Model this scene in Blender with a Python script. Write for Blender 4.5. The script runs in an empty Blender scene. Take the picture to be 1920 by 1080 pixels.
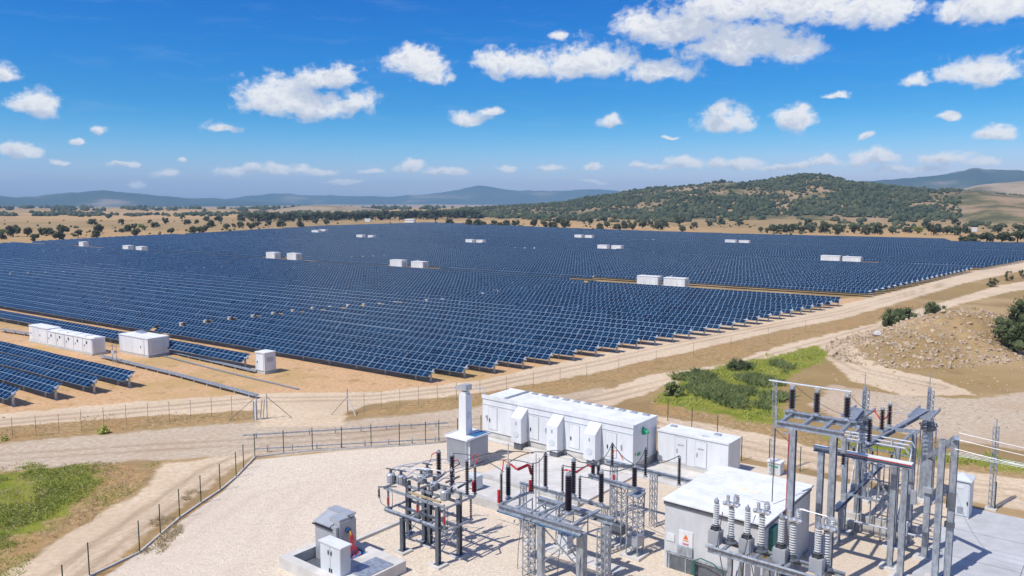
import bpy, math, random
import numpy as np
from mathutils import Vector, Matrix
random.seed(7); rng = np.random.default_rng(7)
SC = bpy.context.scene
COL = SC.collection
R = math.radians

# ------------------------------------------------------------------ camera, sun, sky, exposure
F_PX, CAM_H = 1493.0, 21.0                       # focal length in pixels of a 1920 px wide frame, drone height in metres
PITCH = math.atan(162 / F_PX); CP, SP = math.cos(PITCH), math.sin(PITCH)
cam_d = bpy.data.cameras.new("camera"); cam = bpy.data.objects.new("camera", cam_d); COL.objects.link(cam)
cam.location = (0, 0, CAM_H); cam.rotation_euler = (math.pi / 2 - PITCH, 0, 0)
cam_d.sensor_width = 36; cam_d.lens = 36 * F_PX / 1920; cam_d.clip_start = 0.5; cam_d.clip_end = 60000
SC.camera = cam
SUN_EL, SUN_AZ = R(56), R(-128)                  # azimuth clockwise from the view direction (+Y): sun behind the left shoulder
sun_d = bpy.data.lights.new("sun", 'SUN'); sun = bpy.data.objects.new("sun", sun_d); COL.objects.link(sun)
sun_d.energy = 4.6; sun_d.angle = R(0.53); sun_d.color = (1.0, 0.955, 0.88)
_s = Vector((math.sin(SUN_AZ) * math.cos(SUN_EL), math.cos(SUN_AZ) * math.cos(SUN_EL), math.sin(SUN_EL)))
sun.rotation_euler = (-_s).to_track_quat('-Z', 'Y').to_euler()
sun.location = (-60, -40, 120)
SC.view_settings.view_transform = 'Standard'; SC.view_settings.look = 'None'
SC.view_settings.exposure = 0.0; SC.view_settings.gamma = 1.0; SC.view_settings.use_curve_mapping = False
SC.cycles.max_bounces = 6; SC.cycles.diffuse_bounces = 2; SC.cycles.glossy_bounces = 2; SC.cycles.transmission_bounces = 2
SC.cycles.volume_bounces = 0; SC.cycles.transparent_max_bounces = 6
SC.cycles.caustics_reflective = False; SC.cycles.caustics_refractive = False

def ray(px, py):
    a = (px - 960) / F_PX; b = (540 - py) / F_PX
    return Vector((a, CP + b * SP, -SP + b * CP))
def G(px, py, z=0.0):
    """point on the level z that the photo shows at pixel px, py"""
    d = ray(px, py); t = (z - CAM_H) / d.z
    return Vector((d.x * t, d.y * t, z))
def PR(x, y, z):
    z -= CAM_H
    fw = y * CP - z * SP; up = y * SP + z * CP
    return 960 + F_PX * x / fw, 540 - F_PX * up / fw
def ztop(x, y, ty):
    lo, hi = 0.0, 25.0
    for _ in range(40):
        m = (lo + hi) / 2
        if PR(x, y, m)[1] > ty: lo = m
        else: hi = m
    return lo
def S(r, g, b, k=1.0):
    f = lambda c: (c / 255 / 12.92 if c / 255 <= 0.04045 else ((c / 255 + 0.055) / 1.055) ** 2.4) * k
    return (f(r), f(g), f(b), 1.0)

world = bpy.data.worlds.new("World"); SC.world = world; world.use_nodes = True
def build_world():
    nt = world.node_tree; nt.nodes.clear(); N = nt.nodes.new; lk = nt.links.new
    out = N('ShaderNodeOutputWorld'); bg = N('ShaderNodeBackground'); bg.inputs[1].default_value = 0.1
    sky = N('ShaderNodeTexSky'); sky.sky_type = 'NISHITA'; sky.sun_disc = False
    sky.sun_elevation = SUN_EL; sky.sun_rotation = SUN_AZ
    sky.altitude = 300; sky.air_density = 1.0; sky.dust_density = 0.8; sky.ozone_density = 3.0
    hs = N('ShaderNodeHueSaturation'); hs.inputs['Saturation'].default_value = 1.25; hs.inputs['Value'].default_value = 1.15; hs.inputs['Hue'].default_value = 0.495
    lk(sky.outputs[0], hs.inputs['Color'])
    sc_, cc_ = N('ShaderNodeSeparateColor'), N('ShaderNodeCombineColor'); lk(hs.outputs[0], sc_.inputs[0])
    for k_, (g_, m_) in enumerate(((2.5, 1.10), (1.32, 0.85), (0.92, 1.10))):      # deeper, cleaner blue than the stock sky
        a_ = N('ShaderNodeMath'); a_.operation = 'MULTIPLY'; lk(sc_.outputs[k_], a_.inputs[0]); a_.inputs[1].default_value = 0.1
        b_ = N('ShaderNodeMath'); b_.operation = 'POWER'; lk(a_.outputs[0], b_.inputs[0]); b_.inputs[1].default_value = g_
        c_ = N('ShaderNodeMath'); c_.operation = 'MULTIPLY'; lk(b_.outputs[0], c_.inputs[0]); c_.inputs[1].default_value = 10 * m_; lk(c_.outputs[0], cc_.inputs[k_])
    tc = N('ShaderNodeTexCoord'); sp = N('ShaderNodeSeparateXYZ'); lk(tc.outputs['Generated'], sp.inputs[0])
    def M(op, a, b=None, c=None, clamp=False):
        n = N('ShaderNodeMath'); n.operation = op; n.use_clamp = clamp
        for k, v in enumerate((a, b, c)):
            if v is None: continue
            if isinstance(v, (int, float)): n.inputs[k].default_value = v
            else: lk(v, n.inputs[k])
        return n.outputs[0]
    def V(op, a, b=None, c=None):
        n = N('ShaderNodeVectorMath'); n.operation = op
        for k, v in enumerate((a, b, c)):
            if v is None: continue
            if isinstance(v, tuple): n.inputs[k].default_value = v
            else: lk(v, n.inputs[k])
        return n.outputs['Value' if op == 'LENGTH' else 'Vector']
    az = M('ARCTAN2', sp.outputs[0], sp.outputs[1]); el = M('ARCSINE', sp.outputs[2])
    hm = N('ShaderNodeMapRange'); hm.interpolation_type = 'SMOOTHSTEP'; lk(el, hm.inputs[0])      # brighter air low over the horizon
    for k_, v_ in zip((1, 2, 3, 4), (0.0, 0.13, 1.0, 0.0)): hm.inputs[k_].default_value = v_
    hb_ = V('MULTIPLY_ADD', hm.outputs[0], (1.5, 0.55, 0.38), (1.0, 1.0, 1.0))
    cb = N('ShaderNodeCombineXYZ'); lk(az, cb.inputs[0]); lk(el, cb.inputs[1]); p = cb.outputs[0]
    def noise(vec, scale, detail, rough, sx=1.0, sy=1.0):
        m = V('MULTIPLY', vec, (sx, sy, 1.0)); n = N('ShaderNodeTexNoise'); lk(m, n.inputs['Vector'])
        n.inputs['Scale'].default_value = scale; n.inputs['Detail'].default_value = detail; n.inputs['Roughness'].default_value = rough
        return n
    w = noise(p, 22, 3, 0.55); wv = V('SUBTRACT', w.outputs['Color'], (0.5, 0.5, 0.5)); p2 = V('MULTIPLY_ADD', wv, (0.03, 0.022, 0.0), p)
    clouds = [  # centre x, y, half width, half height: where the cumulus stand, read off the photo as directions
        (520,192,88,50),(590,200,110,30),(668,192,42,27),(612,148,66,26),(640,138,36,22),(778,122,76,36),(812,142,42,16),
        (935,122,50,32),(1000,132,70,26),(1060,126,90,34),(1120,118,90,42),(1240,137,80,24),
        (1205,50,56,32),(1280,62,110,40),(1390,86,140,50),(1490,98,70,34),(1350,14,120,46),(1500,6,150,60),(1630,18,110,54),
        (1860,12,110,40),(1780,26,40,22),(1850,136,95,28),(1712,153,36,16),(1360,228,64,30),(1352,206,26,18),(1490,228,52,28),
        (65,198,54,25),(10,137,36,17),(420,241,36,14),(880,224,46,18),(918,214,30,11),(1146,231,26,15),(1782,220,28,9),(1872,250,48,16),(1630,254,17,8),
        (36,286,56,16),(435,323,46,12),(530,322,60,14),(600,325,44,9),(320,328,36,10),(770,314,36,15),(830,322,70,9),(1110,314,28,9),(1195,312,22,8),
        (1285,309,56,16),(1390,306,60,16),(700,321,30,8),(950,319,30,7),(1030,318,30,7),(1240,318,40,8),(1460,312,40,9),(1850,306,60,12),(110,302,30,6),(560,318,24,12),(470,316,24,10),(1610,300,30,18),(1500,308,36,10),(1350,308,30,14),(1110,340,40,5),(640,340,60,6),(1700,318,90,8),(1260,255,22,5),(1560,180,40,7),(345,305,12,6),(140,262,16,5),(1540,304,60,14),(1650,298,56,17),(1770,301,62,15),(230,310,34,7),(1050,65,18,11),(195,246,18,6),(255,343,26,8)]
    m1 = m2 = None
    for cx, cy, rx, ry in clouds:
        d = ray(cx, cy).normalized(); d2 = ray(cx + rx, cy).normalized()
        a0, e0 = math.atan2(d.x, d.y), math.asin(d.z)
        kx = 1.03 if cy < 270 else 0.84
        ra = kx * abs(math.atan2(d2.x, d2.y) - a0); re = 1.1 * ry / F_PX
        q = V('MULTIPLY_ADD', p2, (1 / ra, 1 / re, 0), (-a0 / ra, -e0 / re, 0))
        qf = V('MAXIMUM', q, V('MULTIPLY', q, (1, -1.7, 0)))
        l1 = V('LENGTH', qf); m1 = l1 if m1 is None else M('MINIMUM', m1, l1)
        l2 = V('LENGTH', V('ADD', q, (0.25, 0.85, 0))); m2 = l2 if m2 is None else M('MINIMUM', m2, l2)
    f1 = noise(p, 34, 9, 0.62, 1.0, 1.35)
    f2 = noise(p2, 95, 5, 0.6, 1.0, 1.2)
    nz = M('ADD', M('MULTIPLY', M('SUBTRACT', f1.outputs[0], 0.5), 1.9), M('MULTIPLY', M('SUBTRACT', f2.outputs[0], 0.5), 0.85))
    env = M('ADD', M('SUBTRACT', 1.10, m1), nz)
    mr = N('ShaderNodeMapRange'); mr.interpolation_type = 'SMOOTHSTEP'; lk(env, mr.inputs[0]); mr.inputs[1].default_value = 0.0; mr.inputs[2].default_value = 0.68
    # thin cirrus streaks
    ci = noise(p2, 9, 6, 0.6, 1.0, 9.0); cm = N('ShaderNodeMapRange'); lk(ci.outputs[0], cm.inputs[0]); cm.inputs[1].default_value = 0.54; cm.inputs[2].default_value = 0.8; cm.inputs[4].default_value = 0.07
    # unseen cumulus overhead and behind the drone, added to whiten the fill light
    ov = noise(tc.outputs['Generated'], 3.2, 8, 0.6, 1.0, 1.0); om = N('ShaderNodeMapRange'); om.interpolation_type = 'SMOOTHSTEP'; lk(ov.outputs[0], om.inputs[0]); om.inputs[1].default_value = 0.50; om.inputs[2].default_value = 0.62
    oe = N('ShaderNodeMapRange'); lk(el, oe.inputs[0]); oe.inputs[1].default_value = 0.33; oe.inputs[2].default_value = 0.55
    ob = N('ShaderNodeMapRange'); lk(sp.outputs[1], ob.inputs[0]); ob.inputs[1].default_value = 0.45; ob.inputs[2].default_value = 0.1
    over = M('MULTIPLY', om.outputs[0], M('MAXIMUM', oe.outputs[0], ob.outputs[0]))
    dens = M('MAXIMUM', M('MULTIPLY', M('MAXIMUM', mr.outputs[0], over), 0.97), cm.outputs[0])
    sh = M('ADD', M('SUBTRACT', 1.05, m2), M('MULTIPLY', M('SUBTRACT', f2.outputs[0], 0.5), 2.2))
    sh = M('ADD', sh, M('MULTIPLY', M('SUBTRACT', f1.outputs[0], 0.5), 1.2))
    sr = N('ShaderNodeMapRange'); sr.interpolation_type = 'SMOOTHSTEP'; lk(sh, sr.inputs[0]); sr.inputs[1].default_value = -0.25; sr.inputs[2].default_value = 0.95
    cc = N('ShaderNodeMixRGB'); lk(sr.outputs[0], cc.inputs[0]); cc.inputs[1].default_value = (9.6, 9.6, 9.6, 1); cc.inputs[2].default_value = (5.9, 6.4, 7.5, 1)  # cloud shading painted into the colour: white tops, greyed undersides
    mx = N('ShaderNodeMixRGB'); lk(dens, mx.inputs[0]); lk(V('MULTIPLY', cc_.outputs[0], hb_), mx.inputs[1]); lk(cc.outputs[0], mx.inputs[2])
    lk(mx.outputs[0], bg.inputs[0]); lk(bg.outputs[0], out.inputs[0])
build_world()

# ------------------------------------------------------------------ materials
def new_mat(name):
    m = bpy.data.materials.new(name); m.use_nodes = True
    nt = m.node_tree; nt.nodes.clear()
    o = nt.nodes.new('ShaderNodeOutputMaterial'); b = nt.nodes.new('ShaderNodeBsdfPrincipled')
    nt.links.new(b.outputs[0], o.inputs[0]); return m, nt, b
def mat(name, col, rough=0.6, metal=0.0, var=0.18, scale=2.0, bump=0.0, streak=1.0, spec=0.4, col2=None):
    """plain coat with mottling: colour varies by var over scale; streak > 1 stretches the mottling down the face"""
    m, nt, b = new_mat(name); N = nt.nodes.new; lk = nt.links.new
    tc = N('ShaderNodeTexCoord'); mp = N('ShaderNodeMapping'); lk(tc.outputs['Object'], mp.inputs[0]); mp.inputs['Scale'].default_value = (1, 1, 1 / streak)
    n = N('ShaderNodeTexNoise'); lk(mp.outputs[0], n.inputs['Vector']); n.inputs['Scale'].default_value = scale; n.inputs['Detail'].default_value = 6; n.inputs['Roughness'].default_value = 0.65
    mx = N('ShaderNodeMixRGB'); k1, k2 = 1 - var, 1 + var * 0.6
    c2 = col2 or tuple(c * k1 for c in col[:3]) + (1,)
    mx.inputs[1].default_value = c2; mx.inputs[2].default_value = tuple(min(1, c * k2) for c in col[:3]) + (1,)
    mr = N('ShaderNodeMapRange'); lk(n.outputs[0], mr.inputs[0]); mr.inputs[1].default_value = 0.3; mr.inputs[2].default_value = 0.65
    lk(mr.outputs[0], mx.inputs[0]); lk(mx.outputs[0], b.inputs['Base Color'])
    b.inputs['Roughness'].default_value = rough; b.inputs['Metallic'].default_value = metal; b.inputs['Specular IOR Level'].default_value = spec
    if bump:
        bp = N('ShaderNodeBump'); bp.inputs['Strength'].default_value = bump; bp.inputs['Distance'].default_value = 0.05
        lk(n.outputs[0], bp.inputs['Height']); lk(bp.outputs[0], b.inputs['Normal'])
    return m
MT = dict(
    white=mat('white_paint', (0.70, 0.715, 0.735, 1), 0.45, 0, 0.13, 0.8, streak=4),
    roofwhite=mat('white_roof', (0.73, 0.74, 0.75, 1), 0.6, 0, 0.14, 0.9),
    galv=mat('galvanised_steel', (0.40, 0.44, 0.49, 1), 0.45, 0.5, 0.42, 4.5, streak=2),
    galvdark=mat('dark_galvanised_steel', (0.16, 0.175, 0.2, 1), 0.5, 0.4, 0.3, 3.5, streak=2),
    grey=mat('grey_paint', (0.42, 0.44, 0.47, 1), 0.42, 0.25, 0.12, 1.2, streak=2),
    lightgrey=mat('light_grey_paint', (0.60, 0.63, 0.66, 1), 0.5, 0, 0.08, 1.2, streak=2),
    sheet=mat('sheet_metal', (0.62, 0.635, 0.655, 1), 0.42, 0.12, 0.16, 0.7, streak=2),
    dark=mat('dark_rubber', (0.03, 0.032, 0.035, 1), 0.6, 0, 0.3, 4),
    brown=mat('brown_glazed_porcelain', (0.035, 0.018, 0.017, 1), 0.22, 0, 0.3, 6, spec=0.6),
    cream=mat('white_glazed_porcelain', (0.66, 0.65, 0.62, 1), 0.3, 0, 0.1, 6, spec=0.6),
    red=mat('red_sleeve', (0.55, 0.025, 0.03, 1), 0.45, 0, 0.2, 4),
    orange=mat('orange_cable', (0.75, 0.16, 0.03, 1), 0.5, 0, 0.2, 4),
    yellow=mat('yellow_paint', (0.6, 0.38, 0.05, 1), 0.5, 0, 0.2, 4),
    green=mat('green_paint', (0.02, 0.36, 0.16, 1), 0.45, 0, 0.15, 4),
    fencegreen=mat('green_fence_paint', (0.02, 0.055, 0.035, 1), 0.5, 0.1, 0.2, 4),
    blue=mat('blue_sheet', (0.03, 0.14, 0.30, 1), 0.5, 0, 0.2, 3),
    concrete=mat('concrete', (0.50, 0.48, 0.45, 1), 0.9, 0, 0.22, 1.4, bump=0.15),
    concretelight=mat('pale_concrete', (0.58, 0.555, 0.52, 1), 0.9, 0, 0.2, 0.7, bump=0.1),
    slab=mat('trowelled_concrete', (0.47, 0.475, 0.48, 1), 0.8, 0, 0.2, 0.45),
    cable=mat('black_cable', (0.10, 0.105, 0.115, 1), 0.5, 0.2, 0.2, 5),
    alum=mat('aluminium', (0.68, 0.70, 0.72, 1), 0.35, 0.6, 0.12, 5),
    wood=mat('timber', (0.42, 0.33, 0.2, 1), 0.8, 0, 0.3, 3),
    bark=mat('bark', (0.10, 0.075, 0.055, 1), 0.9, 0, 0.3, 3),
    stone=mat('rubble_stone', (0.46, 0.355, 0.25, 1), 0.95, 0, 0.35, 1.5, bump=0.3),
    wire=mat('galvanised_wire', (0.30, 0.31, 0.32, 1), 0.5, 0.4, 0.2, 2),
    rust=mat('weathered_post', (0.22, 0.19, 0.16, 1), 0.8, 0.1, 0.3, 3),
)
def leaf_mat(name, a, b, scale=0.35):
    m, nt, bs = new_mat(name); N = nt.nodes.new; lk = nt.links.new
    tc = N('ShaderNodeTexCoord'); g = N('ShaderNodeNewGeometry')
    n = N('ShaderNodeTexNoise'); lk(g.outputs['Position'], n.inputs['Vector']); n.inputs['Scale'].default_value = scale; n.inputs['Detail'].default_value = 4
    ri = N('ShaderNodeMath'); ri.operation = 'MULTIPLY_ADD'; lk(g.outputs['Random Per Island'], ri.inputs[0]); ri.inputs[1].default_value = 0.5
    lk(n.outputs[0], ri.inputs[2])
    mr = N('ShaderNodeMapRange'); lk(ri.outputs[0], mr.inputs[0]); mr.inputs[1].default_value = 0.35; mr.inputs[2].default_value = 1.05
    mx = N('ShaderNodeMixRGB'); lk(mr.outputs[0], mx.inputs[0]); mx.inputs[1].default_value = a; mx.inputs[2].default_value = b
    lk(mx.outputs[0], bs.inputs['Base Color']); bs.inputs['Roughness'].default_value = 0.75; bs.inputs['Specular IOR Level'].default_value = 0.2
    return m
MT['oak'] = leaf_mat('oak_leaves', (0.030, 0.038, 0.018, 1), (0.105, 0.115, 0.055, 1), 0.4)
MT['limeleaf'] = leaf_mat('lime_leaves', (0.10, 0.13, 0.02, 1), (0.24, 0.27, 0.06, 1), 0.4)
MT['scrub'] = leaf_mat('scrub_leaves', (0.022, 0.034, 0.018, 1), (0.095, 0.105, 0.048, 1), 0.02)
MT['reed'] = leaf_mat('reed_leaves', (0.075, 0.12, 0.035, 1), (0.27, 0.30, 0.12, 1), 0.3)
MT['grass'] = leaf_mat('grass_blades', (0.17, 0.24, 0.03, 1), (0.50, 0.50, 0.13, 1), 0.25)
MT['straw'] = leaf_mat('straw_blades', (0.36, 0.27, 0.14, 1), (0.62, 0.50, 0.30, 1), 0.25)
MT['bush'] = leaf_mat('bush_leaves', (0.03, 0.045, 0.018, 1), (0.12, 0.14, 0.06, 1), 0.8)

def panel_mat():
    m, nt, b = new_mat('solar_glass'); N = nt.nodes.new; lk = nt.links.new
    uv = N('ShaderNodeUVMap'); sp = N('ShaderNodeSeparateXYZ'); lk(uv.outputs[0], sp.inputs[0])
    def M(op, a, c=None, e=None):
        n = N('ShaderNodeMath'); n.operation = op
        for k, v in enumerate((a, c, e)):
            if v is None: continue
            if isinstance(v, (int, float)): n.inputs[k].default_value = v
            else: lk(v, n.inputs[k])
        return n.outputs[0]
    def line(x, per, half):
        return M('LESS_THAN', M('PINGPONG', x, per / 2), half)
    bu = line(sp.outputs[0], 1.0, 0.032); bv = line(sp.outputs[1], 0.96, 0.026)
    frame = M('MAXIMUM', bu, bv)
    fine = M('MULTIPLY', line(sp.outputs[1], 0.48, 0.016), 0.45)
    cell = N('ShaderNodeCombineXYZ'); lk(M('FLOOR', sp.outputs[0]), cell.inputs[0]); lk(M('FLOOR', M('DIVIDE', sp.outputs[1], 0.96)), cell.inputs[1])
    oi = N('ShaderNodeObjectInfo'); lk(M('MULTIPLY', oi.outputs['Random'], 977.0), cell.inputs[2])
    wn = N('ShaderNodeTexWhiteNoise'); lk(cell.outputs[0], wn.inputs[0])
    c = N('ShaderNodeMixRGB'); lk(wn.outputs[0], c.inputs[0]); c.inputs[1].default_value = (0.002, 0.014, 0.044, 1); c.inputs[2].default_value = (0.006, 0.031, 0.076, 1)
    c2 = N('ShaderNodeMixRGB'); lk(M('MAXIMUM', frame, fine), c2.inputs[0]); lk(c.outputs[0], c2.inputs[1]); c2.inputs[2].default_value = (0.25, 0.335, 0.435, 1)
    lk(c2.outputs[0], b.inputs['Base Color'])
    rr = N('ShaderNodeMapRange'); lk(frame, rr.inputs[0]); rr.inputs[3].default_value = 0.18; rr.inputs[4].default_value = 0.45; lk(rr.outputs[0], b.inputs['Roughness'])
    b.inputs['Specular IOR Level'].default_value = 0.09
    return m
MT['panel'] = panel_mat()

# ------------------------------------------------------------------ mesh builder and object helpers
class MB:
    """collects shapes; build() links them as ONE mesh object"""
    def __init__(s): s.v = []; s.f = []; s.m = []; s.uv = None
    def add(s, vs, fs, mi=0):
        o = len(s.v); s.v += [tuple(v) for v in vs]; s.f += [tuple(i + o for i in f) for f in fs]; s.m += [mi] * len(fs); return s
    def box(s, c, d, rot=None, mi=0, taper=1.0):
        x, y, z = d[0] / 2, d[1] / 2, d[2] / 2; c = Vector(c)
        vs = [Vector((sx * x * (taper if sz > 0 else 1), sy * y * (taper if sz > 0 else 1), sz * z)) for sz in (-1, 1) for sx, sy in ((-1, -1), (1, -1), (1, 1), (-1, 1))]
        if rot is not None: vs = [rot @ v for v in vs]
        return s.add([v + c for v in vs], [(3, 2, 1, 0), (4, 5, 6, 7), (0, 1, 5, 4), (1, 2, 6, 5), (2, 3, 7, 6), (3, 0, 4, 7)], mi)
    def bar(s, a, b, w, h=None, mi=0):
        """square bar from a to b"""
        a, b = Vector(a), Vector(b); d = b - a; L = d.length
        if L < 1e-6: return s
        h = h or w; z = d / L; up = Vector((0, 0, 1)) if abs(z.z) < 0.95 else Vector((0, 1, 0))
        x = z.cross(up).normalized(); y = x.cross(z)
        vs = [p + x * sx * w / 2 + y * sy * h / 2 for p in (a, b) for sx, sy in ((-1, -1), (1, -1), (1, 1), (-1, 1))]
        return s.add(vs, [(3, 2, 1, 0), (4, 5, 6, 7), (0, 1, 5, 4), (1, 2, 6, 5), (2, 3, 7, 6), (3, 0, 4, 7)], mi)
    def hbeam(s, a, b, w, h, t=0.03, mi=0):
        """rolled I section from a to b: two flanges and a web"""
        a, b = Vector(a), Vector(b); d = (b - a); z = d.normalized(); up = Vector((0, 0, 1)) if abs(z.z) < 0.95 else Vector((0, 1, 0))
        x = z.cross(up).normalized(); y = x.cross(z)
        for o, ww, hh in ((y * (h / 2 - t / 2), w, t), (-y * (h / 2 - t / 2), w, t), (Vector(), t, h - 2 * t - 0.002)):
            vs = [p + o + x * sx * ww / 2 + y * sy * hh / 2 for p in (a, b) for sx, sy in ((-1, -1), (1, -1), (1, 1), (-1, 1))]
            s.add(vs, [(3, 2, 1, 0), (4, 5, 6, 7), (0, 1, 5, 4), (1, 2, 6, 5), (2, 3, 7, 6), (3, 0, 4, 7)], mi)
        return s
    def cyl(s, a, b, r0, r1=None, n=10, mi=0):
        a, b = Vector(a), Vector(b); r1 = r0 if r1 is None else r1; z = (b - a).normalized()
        up = Vector((0, 0, 1)) if abs(z.z) < 0.95 else Vector((0, 1, 0)); x = z.cross(up).normalized(); y = x.cross(z)
        vs = [p + (x * math.cos(2 * math.pi * k / n) + y * math.sin(2 * math.pi * k / n)) * r for p, r in ((a, r0), (b, r1)) for k in range(n)]
        fs = [(k, (k + 1) % n, n + (k + 1) % n, n + k) for k in range(n)] + [tuple(range(n - 1, -1, -1)), tuple(range(n, 2 * n))]
        return s.add(vs, fs, mi)
    def tube(s, pts, r, n=6, mi=0):
        pts = [Vector(p) for p in pts]; vs = []; fs = []
        for i, p in enumerate(pts):
            z = (pts[min(i + 1, len(pts) - 1)] - pts[max(i - 1, 0)]).normalized()
            up = Vector((0, 0, 1)) if abs(z.z) < 0.9 else Vector((0, 1, 0)); x = z.cross(up).normalized(); y = x.cross(z)
            vs += [p + (x * math.cos(2 * math.pi * k / n) + y * math.sin(2 * math.pi * k / n)) * r for k in range(n)]
        for i in range(len(pts) - 1):
            fs += [(i * n + k, i * n + (k + 1) % n, (i + 1) * n + (k + 1) % n, (i + 1) * n + k) for k in range(n)]
        fs += [tuple(range(n - 1, -1, -1)), tuple(range((len(pts) - 1) * n, len(pts) * n))]
        return s.add(vs, fs, mi)
    def lathe(s, prof, c, n=14, mi=0):
        """prof: (radius, height) pairs from the bottom up"""
        c = Vector(c); vs = [c + Vector((r * math.cos(2 * math.pi * k / n), r * math.sin(2 * math.pi * k / n), z)) for r, z in prof for k in range(n)]
        fs = [(i * n + k, i * n + (k + 1) % n, (i + 1) * n + (k + 1) % n, (i + 1) * n + k) for i in range(len(prof) - 1) for k in range(n)]
        fs += [tuple(range(n - 1, -1, -1)), tuple(range((len(prof) - 1) * n, len(prof) * n))]
        return s.add(vs, fs, mi)
    def prism(s, poly, z0, z1, mi=0):
        n = len(poly); vs = [(x, y, z0) for x, y in poly] + [(x, y, z1) for x, y in poly]
        return s.add(vs, [tuple(range(n - 1, -1, -1)), tuple(range(n, 2 * n))] + [(k, (k + 1) % n, n + (k + 1) % n, n + k) for k in range(n)], mi)
    def build(s, name, m, parent=None, smooth=False, bevel=0.0):
        me = bpy.data.meshes.new(name); me.from_pydata(s.v, [], s.f)
        for x in (m if isinstance(m, (list, tuple)) else [m]): me.materials.append(MT[x] if isinstance(x, str) else x)
        if any(s.m): me.polygons.foreach_set('material_index', s.m)
        if s.uv is not None:
            me.uv_layers.new(name='uv').data.foreach_set('uv', np.asarray(s.uv, dtype=np.float32).ravel())
        if smooth: me.polygons.foreach_set('use_smooth', [True] * len(me.polygons))
        me.update(); o = bpy.data.objects.new(name, me); COL.objects.link(o)
        if parent is not None: o.parent = parent
        if bevel:
            b = o.modifiers.new('bevel', 'BEVEL'); b.width = bevel; b.segments = 2; b.limit_method = 'ANGLE'
        return o
def tag(o, label=None, cat=None, group=None, kind=None):
    if label: o['label'] = label
    if cat: o['category'] = cat
    if group: o['group'] = group
    if kind: o['kind'] = kind
    return o
def thing(name, label, cat, loc=(0, 0, 0), rz=0.0, group=None):
    o = bpy.data.objects.new(name, None); COL.objects.link(o); o.empty_display_size = 0.3
    o.location = loc; o.rotation_euler = (0, 0, rz); return tag(o, label, cat, group)
def copy_tree(o, parent=None):
    c = o.copy(); COL.objects.link(c)
    if parent is not None: c.parent = parent
    for ch in list(o.children): copy_tree(ch, c)
    return c
ORD = ['zeroth', 'first', 'second', 'third', 'fourth', 'fifth', 'sixth', 'seventh', 'eighth', 'ninth', 'tenth', 'eleventh', 'twelfth', 'thirteenth', 'fourteenth', 'fifteenth', 'sixteenth', 'seventeenth', 'eighteenth', 'nineteenth', 'twentieth']
def ordinal(n):
    if n <= 20: return ORD[n]
    t, u = divmod(n, 10)
    base = {2: 'twenty', 3: 'thirty', 4: 'forty', 5: 'fifty', 6: 'sixty', 7: 'seventy', 8: 'eighty', 9: 'ninety'}[t]
    if u == 0: return base[:-1] + 'ieth'
    return base + '-' + ORD[u]
# ------------------------------------------------------------------ the ground: one sheet, split by what covers it
E_U, E_N = np.array((-0.8166, 0.5771)), np.array((0.5771, 0.8166))       # along the solar rows (to the left), across them (away)
def UN(u, n, z=0.0):
    return Vector((E_U[0] * u + E_N[0] * n, E_U[1] * u + E_N[1] * n, z))
ROW_RZ = math.atan2(-0.5771, 0.8166)
def axis(lo_far, lo, hi, hi_far, step, ratio):
    a = list(np.arange(lo, hi, step)); d = step
    while a[-1] < hi_far: d *= ratio; a.append(a[-1] + d)
    d = step; b = []; x = lo
    while x > lo_far: d *= ratio; x -= d; b.append(x)
    return np.array(b[::-1] + a)
def smooth(a, b, x):
    t = np.clip((x - a) / (b - a), 0, 1); return t * t * (3 - 2 * t)
def vnoise(x, y, seed=0):
    """smooth value noise, numpy"""
    xi, yi = np.floor(x).astype(np.int64), np.floor(y).astype(np.int64); fx, fy = x - xi, y - yi
    fx = fx * fx * (3 - 2 * fx); fy = fy * fy * (3 - 2 * fy)
    def h(i, j):
        n = (i * 374761393 + j * 668265263 + seed * 974634777) & 0x7fffffff
        n = ((n ^ (n >> 13)) * 1274126177) & 0x7fffffff
        return ((n ^ (n >> 16)) & 0xffff) / 65535.0
    return (h(xi, yi) * (1 - fx) + h(xi + 1, yi) * fx) * (1 - fy) + (h(xi, yi + 1) * (1 - fx) + h(xi + 1, yi + 1) * fx) * fy
def fbm(x, y, o=4, seed=0):
    s = 0; a = 0.5
    for k in range(o): s = s + a * vnoise(x * 2 ** k, y * 2 ** k, seed + k); a *= 0.5
    return s
MOUND = G(1795, 640)
def height(x, y):
    x = np.asarray(x, float); y = np.asarray(y, float); d = np.hypot(x, y)
    far = smooth(450, 2500, d)
    z = far * 16 * (fbm(x / 700, y / 700, 3, 5) - 0.47) - smooth(1500, 6000, d) * 10
    # rubble heap beside the track
    u = (x - MOUND.x) * 0.80 + (y - MOUND.y) * 0.60; w = -(x - MOUND.x) * 0.60 + (y - MOUND.y) * 0.80
    r = np.hypot(u / 27, w / 12.5); lump = fbm(x / 5, y / 5, 4, 11)
    z = z + smooth(1.05, 0.15, r) * (1.5 + 4.2 * lump)
    # shallow verge bank below the perimeter track, small unevenness everywhere off the yard
    z = z + 0.10 * (fbm(x / 3, y / 3, 3, 3) - 0.47) * smooth(75, 85, y) * smooth(300, 120, d)
    return z
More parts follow.
